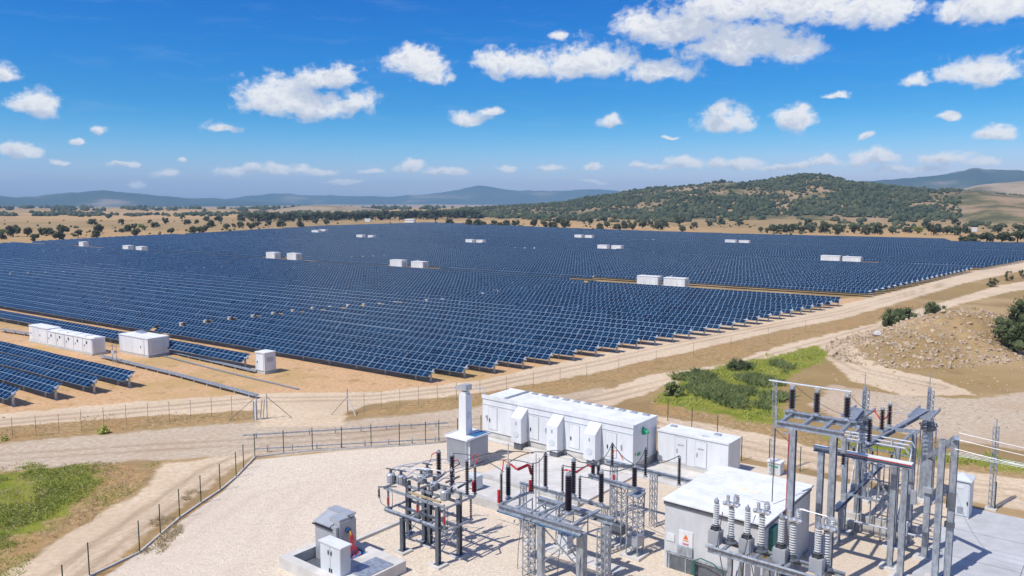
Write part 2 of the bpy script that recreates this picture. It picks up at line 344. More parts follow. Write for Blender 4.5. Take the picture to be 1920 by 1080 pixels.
def poly_sd(X, Y, poly):
    """signed distance to polygon, positive inside"""
    P = np.array(poly, float); d2 = np.full(X.shape, 1e18); ins = np.zeros(X.shape, bool)
    for i in range(len(P)):
        ax, ay = P[i]; bx, by = P[(i + 1) % len(P)]
        ex, ey = bx - ax, by - ay; wx, wy = X - ax, Y - ay
        t = np.clip((wx * ex + wy * ey) / (ex * ex + ey * ey + 1e-9), 0, 1)
        d2 = np.minimum(d2, (wx - ex * t) ** 2 + (wy - ey * t) ** 2)
        c = ((ay <= Y) & (by > Y)) | ((by <= Y) & (ay > Y))
        with np.errstate(divide='ignore', invalid='ignore'):
            ins ^= c & (X < ax + (Y - ay) * ex / (ey if ey else 1e-9))
    return np.where(ins, 1, -1) * np.sqrt(d2)
def line_d(X, Y, pts):
    d = np.full(X.shape, 1e9)
    for (ax, ay), (bx, by) in zip(pts[:-1], pts[1:]):
        ex, ey = bx - ax, by - ay
        t = np.clip(((X - ax) * ex + (Y - ay) * ey) / (ex * ex + ey * ey + 1e-9), 0, 1)
        d = np.minimum(d, np.hypot(X - ax - ex * t, Y - ay - ey * t))
    return d
def gp(*pts): return [tuple(G(x, y)[:2]) for x, y in pts]
GX = axis(-13000, -62, 72, 13000, 0.42, 1.032); GY = axis(-300, 36, 128, 9700, 0.42, 1.021)
XX, YY = np.meshgrid(GX, GY); NX, NY = len(GX), len(GY)
REG = dict(
  gravel=[gp((120,1130),(225,1062),(300,1006),(345,973),(420,920),(478,862),(640,846),(905,824),(1240,866),(1390,868),(1500,888),(1743,938),(1980,990),(2100,1130))],
  road=[gp((-420,815),(-60,782),(200,757),(480,738),(700,735),(900,712),(1100,668),(1300,622),(1450,592),(1580,571),(1720,536),(1812,511),(1920,488),(2100,455),(2100,470),(1920,507),(1812,530),(1720,557),(1580,598),(1450,622),(1300,657),(1100,702),(900,737),(700,757),(650,772),(640,800),(480,800),(490,768),(200,785),(-60,806),(-420,850)),
        gp((1100,745),(1218,703),(1365,682),(1450,652),(1527,633),(1642,606),(1700,585),(1790,560),(1870,536),(1990,516),(1990,530),(1885,549),(1800,570),(1710,602),(1642,622),(1600,640),(1610,668),(1665,690),(1760,712),(1830,740),(1700,742),(1600,715),(1560,680),(1530,660),(1450,672),(1365,698),(1240,728),(1130,765)),
        gp((1225,778),(1400,808),(1600,856),(1980,905),(1980,965),(1740,928),(1500,876),(1392,858),(1240,812)),
        gp((-60,1130),(0,1085),(90,1024),(180,970),(262,922),(288,895),(310,868),(500,848),(455,862),(402,905),(318,965),(235,1030),(150,1095),(60,1150))],
  green=[gp((-300,905),(0,886),(110,876),(150,872),(170,885),(165,915),(140,945),(85,985),(0,1025),(-200,1110)),
         gp((1222,752),(1290,700),(1370,682),(1450,668),(1530,648),(1552,660),(1545,680),(1490,700),(1450,730),(1470,795),(1400,790),(1300,768)),
         gp((1560,820),(1700,838),(1960,880),(1960,892),(1700,856),(1560,838))],
  ochre=[gp((-300,700),(-300,560),(0,540),(400,640),(700,680),(820,700),(1100,655),(1580,560),(1640,552),(1580,585),(1100,688),(850,728),(600,748),(480,742),(-60,790),(-300,810))],
  grey=[gp((1560,722),(1700,742),(1830,748),(1930,735),(2060,770),(2060,860),(1960,850),(1720,818),(1580,790),(1520,760)),
        gp((-420,870),(-60,836),(200,815),(480,790),(640,790),(860,768),(1000,748),(1130,728),(1180,745),(1130,770),(900,822),(640,846),(478,856),(280,862),(130,876),(-60,888),(-420,930))],
  dry=[gp((-420,850),(-60,806),(200,785),(480,768),(470,786),(200,813),(-60,834),(-420,868)),
       gp((650,776),(760,756),(900,738),(1100,704),(1300,659),(1450,624),(1580,600),(1720,560),(1720,575),(1642,604),(1527,631),(1450,650),(1365,678),(1218,699),(1100,728),(860,766),(640,782)),
       gp((1225,745),(1300,768),(1480,795),(1960,880),(1960,902),(1600,852),(1400,806),(1225,774)),
       gp((165,1085),(270,1014),(345,960),(430,900),(470,868),(478,862),(420,922),(345,976),(225,1066),(120,1135)),
       gp((-300,905),(0,884),(120,874),(215,867),(262,876),(282,890),(262,915),(205,955),(140,992),(75,1030),(0,1072),(-200,1190))],
)
def soft(name, w):
    s = np.full(XX.shape, -1e9)
    for p in REG[name]: s = np.maximum(s, poly_sd(XX, YY, p))
    return np.clip(0.5 + s / (2 * w), 0, 1)
dist = np.hypot(XX, YY)
w_ = 0.9 + dist * 0.006
K = {k: soft(k, w_ * f) for k, f in (('gravel', 0.35), ('road', 1.0), ('green', 1.5), ('ochre', 1.3), ('grey', 1.3), ('dry', 1.2))}
trk = np.full(XX.shape, 1e9)
for c in (gp((0,792),(480,750),(700,746),(900,725),(1100,685),(1300,640),(1580,585),(1812,521)), gp((0,858),(300,838),(640,820),(900,790),(1130,745),(1365,690),(1527,646),(1642,614)),
          gp((90,1100),(250,985),(400,880),(520,835)), gp((1225,796),(1400,833),(1600,875),(1960,935)), gp((1590,640),(1560,665),(1620,695),(1760,725)), gp((330,1010),(470,920),(650,880),(800,870),(840,905)), gp((470,1080),(520,960),(600,900),(700,880)), gp((960,905),(1120,950),(1230,1000))):
    trk = np.minimum(trk, np.abs(line_d(XX, YY, c) - 0.85))
track = np.exp(-(trk / 0.33) ** 2)
def ground_mat():
    m, nt, b = new_mat('ground'); N = nt.nodes.new; lk = nt.links.new
    g = N('ShaderNodeNewGeometry')
    def noise(s, d=5, r=0.6):
        n = N('ShaderNodeTexNoise'); lk(g.outputs['Position'], n.inputs['Vector']); n.inputs['Scale'].default_value = s; n.inputs['Detail'].default_value = d; n.inputs['Roughness'].default_value = r; return n.outputs[0]
    def mr(x, a, c, lo=0.0, hi=1.0, st=True):
        n = N('ShaderNodeMapRange'); n.interpolation_type = 'SMOOTHSTEP' if st else 'LINEAR'; lk(x, n.inputs[0])
        for k, v in zip((1, 2, 3, 4), (a, c, lo, hi)): n.inputs[k].default_value = v
        return n.outputs[0]
    def M(op, a, c):
        n = N('ShaderNodeMath'); n.operation = op
        for k, v in enumerate((a, c)):
            if isinstance(v, (int, float)): n.inputs[k].default_value = v
            else: lk(v, n.inputs[k])
        return n.outputs[0]
    def mix(f, a, c):
        n = N('ShaderNodeMixRGB')
        for k, v in enumerate((f, a, c)):
            if isinstance(v, tuple): n.inputs[k].default_value = v
            elif isinstance(v, (int, float)): n.inputs[k].default_value = v
            else: lk(v, n.inputs[k])
        return n.outputs[0]
    a1 = N('ShaderNodeAttribute'); a1.attribute_name = 'cover_a'; s1 = N('ShaderNodeSeparateColor'); lk(a1.outputs['Color'], s1.inputs[0])
    a2 = N('ShaderNodeAttribute'); a2.attribute_name = 'cover_b'; s2 = N('ShaderNodeSeparateColor'); lk(a2.outputs['Color'], s2.inputs[0])
    n_f, n_s, n_m, n_l, n_x = noise(9, 4, .7), noise(2.2), noise(0.45), noise(0.07), noise(0.012, 4)
    n_k = noise(0.0022, 4, 0.55)
    def edge(msk, nz=n_m, k=0.9):
        return mr(M('ADD', msk, M('MULTIPLY', M('SUBTRACT', nz, 0.5), k)), 0.38, 0.62)
    # open country: straw, bare soil, greener hollows
    base = mix(mr(n_l, .38, .62), S(184, 156, 114, .85), S(158, 132, 92, .85))
    base = mix(mr(n_x, .46, .62), base, S(164, 138, 92, .85))
    base = mix(mr(n_k, .45, .6), base, S(196, 160, 112, .85))
    base = mix(mr(n_m, .55, .75, 0, .5), base, S(120, 96, 60, .8))
    straw = mix(mr(n_s, .4, .65), S(160, 131, 89, .9), S(188, 158, 114, .9))
    straw = mix(mr(n_m, .5, .68, 0, .55), straw, S(130, 114, 72, .9))
    straw = mix(mr(n_l, .48, .62, 0, .6), straw, S(176, 138, 92, .9))
    ochre = mix(mr(n_s, .35, .7), S(194, 154, 114, .95), S(214, 179, 138, .95))
    ochre = mix(mr(n_l, .48, .62, 0, .75), ochre, S(188, 158, 106, .9))
    ochre = mix(mr(n_m, .54, .7, 0, .6), ochre, S(150, 124, 74, .9))
    grey = mix(mr(n_s, .35, .68), S(182, 163, 140, .95), S(204, 187, 164, .95))
    grey = mix(mr(n_l, .45, .6, 0, .6), grey, S(184, 160, 134, .95))
    road = mix(mr(n_s, .35, .7), S(204, 180, 150, .95), S(224, 203, 175, .95))
    road = mix(mr(n_l, .45, .62, 0, .5), road, S(194, 170, 142, .95))
    green = mix(mr(n_m, .35, .65), S(116, 130, 36, .85), S(142, 144, 56, .9))
    green = mix(mr(n_s, .5, .72, 0, .6), green, S(150, 122, 74, .85))
    vor = N('ShaderNodeTexVoronoi'); lk(g.outputs['Position'], vor.inputs['Vector']); vor.inputs['Scale'].default_value = 15.0
    sv = N('ShaderNodeSeparateColor'); lk(vor.outputs['Color'], sv.inputs[0])
    grav = mix(sv.outputs[0], S(200, 182, 162, .95), S(231, 218, 198, .97))
    grav = mix(mr(n_s, .52, .72, 0, .45), grav, S(186, 166, 144, .95))
    grav = mix(mr(n_l, .42, .62, 0, .35), grav, S(204, 187, 168, .98))
    grav = mix(mr(n_x, .42, .6, 0, .35), grav, S(190, 168, 142, .95))
    c = mix(edge(s1.outputs[1], n_s), base, ochre)
    c = mix(edge(s2.outputs[1]), c, straw)
    c = mix(edge(s2.outputs[0]), c, grey)
    c = mix(edge(s1.outputs[0]), c, road)
    c = mix(M('MULTIPLY', a2.outputs['Alpha'], mr(n_l, .3, .6, .25, .65)), c, S(158, 134, 108, .9))
    c = mix(edge(s1.outputs[2], n_m, 1.3), c, green)
    c = mix(edge(a1.outputs['Alpha'], n_s, .25), c, grav)
    c = mix(M('MULTIPLY', M('MULTIPLY', a2.outputs['Alpha'], a1.outputs['Alpha']), mr(n_l, .35, .6, .04, .2)), c, S(176, 156, 134, .9))
    c = mix(mr(n_f, .5, .8, 0, .3), c, mix(.55, c, (0.05, 0.04, 0.03, 1)))
    lk(c, b.inputs['Base Color']); b.inputs['Roughness'].default_value = 0.95; b.inputs['Specular IOR Level'].default_value = 0.15
    bp = N('ShaderNodeBump'); bp.inputs['Strength'].default_value = 0.5; bp.inputs['Distance'].default_value = 0.06
    lk(M('ADD', n_f, M('MULTIPLY', n_s, 1.2)), bp.inputs['Height']); lk(bp.outputs[0], b.inputs['Normal'])
    return m
MT['ground'] = ground_mat()
ZZ = height(XX, YY)
# level pad for the substation, the gravel a hand above the verge
ZZ = ZZ + 0.0
def build_ground():
    V = np.stack([XX, YY, ZZ], -1).reshape(-1, 3)
    i = np.arange((NY - 1) * (NX - 1)); r, c = i // (NX - 1), i % (NX - 1)
    q = np.stack([r * NX + c, r * NX + c + 1, (r + 1) * NX + c + 1, (r + 1) * NX + c], -1)
    ca = np.stack([K['road'], K['ochre'], K['green'], K['gravel']], -1).reshape(-1, 4)
    cb = np.stack([K['grey'], K['dry'], K['dry'] * 0, track], -1).reshape(-1, 4)
    fm = {k: K[k].reshape(-1)[q].mean(1) for k in ('gravel', 'road', 'grey', 'green')}
    cls = np.zeros(len(q), int)
    cls[fm['grey'] > 0.5] = 3; cls[fm['road'] > 0.5] = 2; cls[fm['green'] > 0.5] = 4; cls[fm['gravel'] > 0.5] = 1
    for k, nm in enumerate(('ground', 'gravel_yard', 'dirt_road', 'gravel_road', 'grass_ground')):
        f = q[cls == k]; used, inv = np.unique(f, return_inverse=True)
        me = bpy.data.meshes.new(nm); me.vertices.add(len(used)); me.vertices.foreach_set('co', V[used].astype(np.float32).ravel())
        me.loops.add(f.size); me.loops.foreach_set('vertex_index', inv.astype(np.int32).ravel())
        me.polygons.add(len(f)); me.polygons.foreach_set('loop_start', np.arange(0, f.size, 4, dtype=np.int32))
        try: me.polygons.foreach_set('loop_total', np.full(len(f), 4, dtype=np.int32))
        except Exception: pass
        for an, arr in (('cover_a', ca), ('cover_b', cb)):
            at = me.attributes.new(an, 'FLOAT_COLOR', 'POINT'); at.data.foreach_set('color', arr[used].astype(np.float32).ravel())
        me.polygons.foreach_set('use_smooth', [True] * len(f)); me.materials.append(MT['ground']); me.update(); me.validate()
        o = bpy.data.objects.new(nm, me); COL.objects.link(o); o['kind'] = 'structure'
build_ground()
def hz(x, y): return float(height(np.array([x]), np.array([y]))[0])

# ------------------------------------------------------------------ hills and far ranges
def hill_mat(name, cols, sc, rough=0.95):
    m, nt, b = new_mat(name); N = nt.nodes.new; lk = nt.links.new; g = N('ShaderNodeNewGeometry')
    n = N('ShaderNodeTexNoise'); lk(g.outputs['Position'], n.inputs['Vector']); n.inputs['Scale'].default_value = sc; n.inputs['Detail'].default_value = 7; n.inputs['Roughness'].default_value = 0.6
    cr = N('ShaderNodeValToRGB'); lk(n.outputs[0], cr.inputs[0]); e = cr.color_ramp.elements
    while len(e) < len(cols): e.new(0.5)
    for k, (p, c) in enumerate(cols): e[k].position = p; e[k].color = c
    lk(cr.outputs[0], b.inputs['Base Color']); b.inputs['Roughness'].default_value = rough; b.inputs['Specular IOR Level'].default_value = 0.1
    return m
MT['hillsoil'] = hill_mat('hill_soil', [(0.30, (0.06, 0.065, 0.03, 1)), (0.45, (0.14, 0.125, 0.06, 1)), (0.55, (0.30, 0.21, 0.12, 1)), (0.7, (0.36, 0.26, 0.17, 1))], 0.018)
MT['rangewood'] = hill_mat('wooded_range', [(0.35, (0.03, 0.045, 0.03, 1)), (0.56, (0.06, 0.075, 0.045, 1)), (0.70, (0.28, 0.22, 0.15, 1))], 0.0016)
MT['barehill'] = hill_mat('bare_hill', [(0.3, (0.12, 0.11, 0.06, 1)), (0.5, (0.33, 0.25, 0.16, 1)), (0.7, (0.38, 0.30, 0.20, 1))], 0.012)
def ridge(name, mat_, prof, R0, Rf, Rb, nr, na, rough, seed, wob=0.0):
    """a range built from its skyline: prof gives the skyline seen from the drone, R0 its distance; real height at real distance"""
    px = np.array([p[0] for p in prof], float); py = np.array([p[1] for p in prof], float)
    xs = np.linspace(px[0], px[-1], na)
    k = np.array([1, 2, 3, 2, 1.]); ys = np.interp(xs, px, py); ys = np.convolve(np.pad(ys, 2, 'edge'), k / k.sum(), 'valid') + (0 if R0 < 3000 else 1) * 4.0 * (fbm(xs / 26, xs * 0 + seed, 4, seed) - 0.47) * np.clip((384 - ys) / 10, 0, 1)
    az = np.arctan2((xs - 960) / F_PX, CP); zt = CAM_H + (378 - ys) / F_PX * R0
    t = np.linspace(-1, 1, nr); P = np.zeros((nr, na, 3))
    for j in range(nr):
        rr = R0 * (1 + wob * (fbm(az * 9, az * 0 + seed, 3, seed) - 0.47)) + (t[j] * (R0 - Rf) if t[j] < 0 else t[j] * (Rb - R0))
        x, y = rr * np.sin(az), rr * np.cos(az)
        pr = np.cos(t[j] * math.pi / 2) ** (1.15 if t[j] < 0 else 1.0)
        base = height(x, y) - 4
        n = (fbm(x / (R0 * .06), y / (R0 * .06), 5, seed) - 0.47)
        z = base + (zt - base) * pr * (1 + rough * n * (1 - 0.75 * pr)) + rough * 10 * n * pr
        P[j, :, 0], P[j, :, 1], P[j, :, 2] = x, y, np.where(abs(t[j]) == 1, base - 3, z)
    i = np.arange((nr - 1) * (na - 1)); r, c = i // (na - 1), i % (na - 1)
    q = np.stack([r * na + c, r * na + c + 1, (r + 1) * na + c + 1, (r + 1) * na + c], -1)
    mb = MB(); mb.v = [tuple(v) for v in P.reshape(-1, 3).tolist()]; mb.f = [tuple(f) for f in q.tolist()]; mb.m = [0] * len(mb.f)
    o = mb.build(name, mat_, smooth=True); o['kind'] = 'structure'; return P
HILL = ridge('hill', 'hillsoil', [(820,399),(880,395),(940,391),(1000,387),(1040,382),(1100,373),(1160,366),(1250,359),(1300,354),(1370,349),(1430,343),(1480,334),(1520,335),(1560,342),(1600,348),(1680,354),(1760,361),(1830,366),(1920,370),(2050,374),(2250,384),(2400,392)], 1400, 960, 1900, 60, 240, 0.9, 21, 0.18)
ridge('mountains', 'rangewood', [(-260,378),(-180,374),(-100,372),(0,370),(40,372),(100,368),(150,364),(200,361),(240,364),(300,368),(360,372),(430,374),(480,377),(560,381),(640,388)], 7200, 6000, 8000, 30, 260, 0.5, 31, 0.1)
ridge('mountains', 'rangewood', [(330,384),(400,378),(450,372),(500,366),(540,364),(600,366),(660,368),(740,368),(800,364),(850,357),(885,350),(900,348),(930,352),(970,357),(1030,358),(1090,357),(1120,356),(1160,359),(1220,366),(1300,372),(1400,384)], 9000, 8000, 9800, 30, 260, 0.5, 41, 0.08)
ridge('mountains', 'rangewood', [(1480,370),(1580,347),(1640,341),(1700,338),(1760,333),(1800,325),(1815,323),(1840,327),(1880,330),(1920,335),(2000,345),(2150,360),(2250,378)], 6000, 4800, 7200, 34, 200, 0.6, 51, 0.08)
ridge('bare_hill', 'barehill', [(1740,372),(1790,359),(1820,352),(1860,348),(1920,344),(2000,345),(2100,352),(2200,365),(2300,380)], 2600, 2150, 3000, 30, 140, 0.5, 61, 0.1)
ridge('low_hill', 'barehill', [(470,396),(520,392),(570,386),(620,385),(660,387),(720,392),(770,396)], 1900, 1750, 2100, 16, 80, 0.5, 71)
ridge('low_hill', 'rangewood', [(880,389),(940,384),(980,381),(1010,382),(1060,386),(1100,390)], 3600, 3300, 4000, 16, 80, 0.5, 81)
# ------------------------------------------------------------------ the solar field
SLANT, TILT = 1.92, R(33)
TW, TH = SLANT * math.cos(TILT), SLANT * math.sin(TILT)
def solar_row(name, label, n, u0, u1, group, zlow=0.78, slant=SLANT, tilt=TILT, detail=True):
    """one row of modules from u0 (right end) to u1 (left end) at distance n across the field"""
    org = UN(u0, n); org.z = 0
    t = thing(name, label, 'solar panels', org, ROW_RZ, group)
    L = u1 - u0; mb = MB(); mb.uv = []; fr = MB(); x = 0.0
    w, h = slant * math.cos(tilt), slant * math.sin(tilt)
    while x < L - 0.5:
        seg = min(10.0, L - x); dz, dy = random.uniform(-.02, .02), random.uniform(-.05, .05); dt = random.uniform(-.012, .012)
        ww, hh = slant * math.cos(tilt + dt), slant * math.sin(tilt + dt)
        x0, x1 = -x - seg + 0.04, -x
        c = zlow + h / 2 + dz
        a = Vector((x0, -ww / 2 + dy, c - hh / 2)); b_ = Vector((x1, -ww / 2 + dy, c - hh / 2)); e = Vector((x1, ww / 2 + dy, c + hh / 2)); d = Vector((x0, ww / 2 + dy, c + hh / 2))
        nn = (b_ - a).cross(d - a).normalized() * 0.045
        base = len(mb.v); mb.v += [tuple(p) for p in (a, b_, e, d, a - nn, b_ - nn, e - nn, d - nn)]
        mb.f += [tuple(base + k for k in f) for f in ((0, 1, 2, 3), (7, 6, 5, 4), (4, 5, 1, 0), (5, 6, 2, 1), (6, 7, 3, 2), (7, 4, 0, 3))]
        mb.m += [0, 1, 1, 1, 1, 1]
        ph = random.uniform(-.12, .12)
        mb.uv += [(-x - seg + ph, 0), (-x + ph, 0), (-x + ph, slant), (-x - seg + ph, slant)] + [(0.5, 0.5)] * 20
        for px_ in ((-x - 2.5, -x - 7.5) if seg > 8 else (-x - seg / 2,)):
            if detail:
                fr.box((px_, dy, (zlow + h / 2 - .08) / 2 - 0.2), (0.12, 0.14, zlow + h / 2 - .08 + .4))
                fr.bar((px_, -ww / 2 * .8 + dy, c - hh / 2 * .8 - .07), (px_, ww / 2 * .8 + dy, c + hh / 2 * .8 - .07), 0.08, 0.1)
        x += seg
    if detail: fr.bar((-L + .1, 0, zlow + h / 2 - .12), (-0.05, 0, zlow + h / 2 - .12), 0.12, 0.12)
    mb.build('solar_modules', ['panel', 'galvdark'], t)
    if fr.v: fr.build('support_frame', 'galv', t)
    return t
def end_mount(t, zlow=0.78):
    """steel post, torque tube end and bearing at the open end of a row"""
    zc = zlow + TH / 2
    p = MB(); p.box((-0.25, 0.05, zc / 2 - 0.25), (0.17, 0.2, zc + 0.3)); p.box((-.25, .05, 0.03), (.4, .4, .1)); p.build('end_post', 'galv', t)
    b = MB(); b.cyl((-0.3, 0.0, zc - .1), (0.36, 0.0, zc - .06), 0.11, n=8); b.box((.02, .12, zc + .08), (.2, .4, .08), Matrix.Rotation(TILT, 3, 'X')); b.build('end_bearing', 'galv', t)
PITCH_N = 4.12
def u_end(n):    # right end of the rows, along the perimeter track
    return float(np.interp(n, [60, 69.2, 72.7, 76.5, 83.7, 91.7, 100.2, 112.9, 125, 137.8, 151.6, 169.7, 187.1, 269.2, 328, 450, 600], [63.5, 60.3, 58.8, 57.5, 55.0, 52.7, 50.6, 47.7, 45.3, 43.2, 40.8, 37.7, 36.7, 25.2, 14.0, 6.0, 0.0]))
FIELD = [(-200, 446), (50, 446), (56, 473), (148, 472), (239, 487), (344, 516), (430, 560), (500, 568), (499, 437), (450, 306), (435, 229), (414, 167), (414, 40), (-200, 40)]
def u_span(n):
    xs = []
    for (a, b), (c, d) in zip(FIELD, FIELD[1:] + FIELD[:1]):
        if (b <= n) != (d <= n): xs.append(a + (n - b) * (c - a) / (d - b))
    xs.sort(); return xs
UNITS = [  # pixel left, right, base of each white inverter cabin out in the field
    (148,167,464),(230,252,473),(254,278,474),(583,604,440),(598,616,437.5),(668,686,450),(690,705,450),(498,527,488),(537,567,488.5),(730,765,504.5),(770,804,506),
    (873,891,460),(892,911,460),(1077,1094,450),(1096,1114,450),(1120,1143,472),(1146,1169,472),(1359,1382,461),(1385,1407,461),(1538,1577,495),(1579,1616,496),(1193,1242,539),(1243,1292,541)]
UPOS = []
for a, b, y in UNITS:
    g = G((a + b) / 2, y); UPOS.append((g.x * E_U[0] + g.y * E_U[1], g.x * E_N[0] + g.y * E_N[1]))
rows = []
n = 69.2; k = 0
while n < 566:
    if not (173.5 < n < 184 or 274 < n < 282.5 or 373 < n < 380):
        sp = u_span(n)
        u0, u1 = max(u_end(n), sp[0]), sp[-1]
        u1 = min(u1, 2.669 * n + 14)           # the rows run on past the left edge of the photo
        if len(sp) > 1 and sp[0] > u0: u0 = sp[0]
        if 171 < n < 173.5 or 184 < n < 186: u0 = 104.0
        # the cross track marked by the junction boxes
        cuts = [(117 - 0.21 * (n - 73), .6)] if n < 171 else []
        for (uc, nc) in UPOS:
            if abs(n - nc) < 4.4: cuts.append((uc - 1, 7.0))
            
        segs = [(u0, u1)]
        for c, wd in cuts:
            ns = []
            for a, b in segs:
                if c + wd <= a or c - wd >= b: ns.append((a, b)); continue
                if c - wd - a > 6: ns.append((a, c - wd))
                if b - c - wd > 6: ns.append((c + wd, b))
            segs = ns
        for a, b in segs: rows.append((n, a, b, a == u0))
    n += PITCH_N; k += 1
rows.sort(key=lambda r: r[0])
idx = {}
for n, a, b, end in rows:
    blk = 0 if n < 180 else 1 if n < 280 else 2
    bn = ('near block', 'middle block', 'far block')[blk]
    idx.setdefault((blk, round(n)), [len([q for q in idx if q[0] == blk]) + 1, 0])
    e = idx[(blk, round(n))]; e[1] += 1
    lab = f"blue solar row, {ordinal(e[0])} from the front in the {bn}, " + (f"ending by the track" if end else f"{ordinal(e[1])} stretch from the right")
    t = solar_row('solar_row', lab, n, a, b, f"solar rows in the {bn}", detail=(n < 330))
    if end and n < 275: end_mount(t)
# the single row in front of the main block and the four shorter rows at the left
def short_row(n, u0, u1, lab, tilt=TILT):
    t = solar_row('solar_row', lab, n, u0, u1, 'solar rows in the left foreground', 0.9, 1.66, tilt); end_mount(t, 0.9); return t
p = G(482, 688, 0.6); short_row(float(p.x * E_N[0] + p.y * E_N[1]) + .4, 84.6, 185, 'single row of solar panels behind the white cabins, alone in front of the main block')
for k, (px, py, lab) in enumerate([(242, 727, 'longest of the four left foreground solar rows, beside the cable tray'), (176, 738, 'second of the left foreground solar rows, next to the longest'),
                                   (104, 750, 'third of the left foreground solar rows, ending left of the dry grass'), (24, 762, 'solar row in the bottom left, nearest the wire fence')]):
    g = G(px, py); short_row(g.x * E_N[0] + g.y * E_N[1], g.x * E_U[0] + g.y * E_U[1] - .3, 150, lab)

# white inverter cabins out in the field
def cabin(label, pos, L, h, d=2.5, cap='roofwhite', rz=ROW_RZ, name='inverter_cabin', group='white inverter cabins in the solar field', sink=0.0):
    t = thing(name, label, 'cabin', pos, rz, group)
    MB().box((0, 0, h / 2 + .15), (L, d, h - .3)).build('wall', 'white', t, bevel=.02)
    MB().box((0, 0, h + .05), (L + .16, d + .16, .12)).build('roof', cap, t)
    MB().box((0, 0, .1), (L + .1, d + .1, .3)).build('plinth', 'concrete', t)
    for sx in (-1, 1):
        for sy in (-1, 1): MB().box((sx * (L / 2 - .02), sy * (d / 2 - .02), h / 2 + .12), (.12, .12, h - .42)).build('corner_trim', 'lightgrey', t)
    return t
def cab_door(t, x, y, z0, w, h, side=-1, mat_='white', handle=True):
    o = MB(); o.box((x, y + side * .02, z0 + h / 2), (w, .04, h)); o.box((x, y + side * .005, z0 + h / 2), (w + .08, .02, h + .08), mi=1); d = o.build('door', [mat_, 'grey'], t)
    if handle: MB().box((x - w * .36, y + side * .07, z0 + h * .5), (.06, .07, .26)).build('handle', 'dark', d)
    return d
pairs = ['leftmost white cabin standing alone in the solar field', 'left cabin of the white pair near the far left of the field', 'right cabin of the white pair near the far left of the field',
  'front cabin of the far pair before the dense oak belt', 'back cabin of the far pair before the dense oak belt', 'left cabin of the small far pair at the pale cross track', 'right cabin of the small far pair at the pale cross track',
  'lower left cabin of the pair left of the field centre', 'taller right cabin of the pair left of the field centre', 'lower left cabin of the pair at the field centre', 'taller right cabin of the pair at the field centre',
  'left cabin of the touching pair beyond the field centre', 'right cabin of the touching pair beyond the field centre', 'left cabin of the farthest pair right of centre', 'right cabin of the farthest pair right of centre',
  'left cabin of the pair just in front of the farthest right pair', 'right cabin of the pair just in front of the farthest right pair', 'left cabin of the far right pair below the wooded hill', 'right cabin of the far right pair below the wooded hill',
  'left cabin of the pair near the right end of the rows', 'right cabin of the pair near the right end of the rows', 'lower left cabin of the nearest pair in the service gap', 'taller right cabin of the nearest pair in the service gap']
for (a, b, y), lab, kk in zip(UNITS, pairs, range(99)):
    g = G((a + b) / 2, y); wpx = (b - a) * g.y / F_PX
    t = cabin(lab, (g.x, g.y, 0), min(6.1, wpx * .86), 2.55 if kk % 2 == 0 else 2.8)
    L = min(6.1, wpx * .86)
    if g.y < 300:
        for q in (-.3, .0, .3): cab_door(t, q * L, -1.25, .35, L * .24, 1.9, handle=False)
        MB().box((-L * .3, 1.0, 2.9), (.5, .4, .2)).build('roof_vent', 'grey', t)
        o = MB()
        for q in range(6): o.box((L / 2 + .012, 0, .9 + q * .22), (.03, 1.5, .12))
        o.build('vent_grille', 'grey', t)
# junction boxes on the cross tracks
jb = [(340,612),(385,607),(430,601),(474,597),(512,592),(549,587),(586,582),(618,580),(652,577),(682,575.5),(712,574),(741,571.5),(770,569),(800,567.5),(830,566),(870,560),(905,554.5),(935,550),(968,547.5),(1000,545)]
jt = None
for k, (x, y) in enumerate(jb):
    g = G(x, y, 1.0); lab = f"small beige junction box, {ordinal(k + 1)} from the left in the dotted line across the near block"
    if jt is None:
        jt = thing('junction_box', lab, 'junction box', (g.x, g.y, 0), ROW_RZ, 'junction boxes along the near cross track')
        MB().box((0, 0, 1.35), (.45, .36, .42)).box((0, 0, 1.6), (.55, .45, .05), mi=1).build('cabinet', [mat('beige_paint', (.62, .52, .38, 1), .6), 'roofwhite'], jt)
        MB().box((-.22, 0, .47), (.08, .08, .95)).box((.22, 0, .47), (.08, .08, .95)).build('stand', 'galv', jt); t = jt
    else:
        t = copy_tree(jt); t['label'] = lab; t.location = (g.x, g.y, 0)
fj = [(x, 469 - (x - 200) * .012 + (x % 7) * .2) for x in range(30, 240, 26)] + [(x, 449 - (x - 60) * .045) for x in range(300, 700, 24)] + [(x, 484 - (x - 640) * .035) for x in range(620, 920, 20)] + [(x, 466 - (x - 980) * .012) for x in range(930, 1080, 18)] + [(x, 451 - (x - 1170) * .02) for x in range(1180, 1330, 15)] + [(x, 514 - (x - 40) * .03) for x in range(20, 420, 33)]
for k, (x, y) in enumerate(fj):
    g = G(x, y, 1.2); t = copy_tree(jt); t['label'] = 'tiny pale junction box in a dotted line far out in the field'; t['group'] = 'distant junction boxes'; t.location = (g.x, g.y, 0)

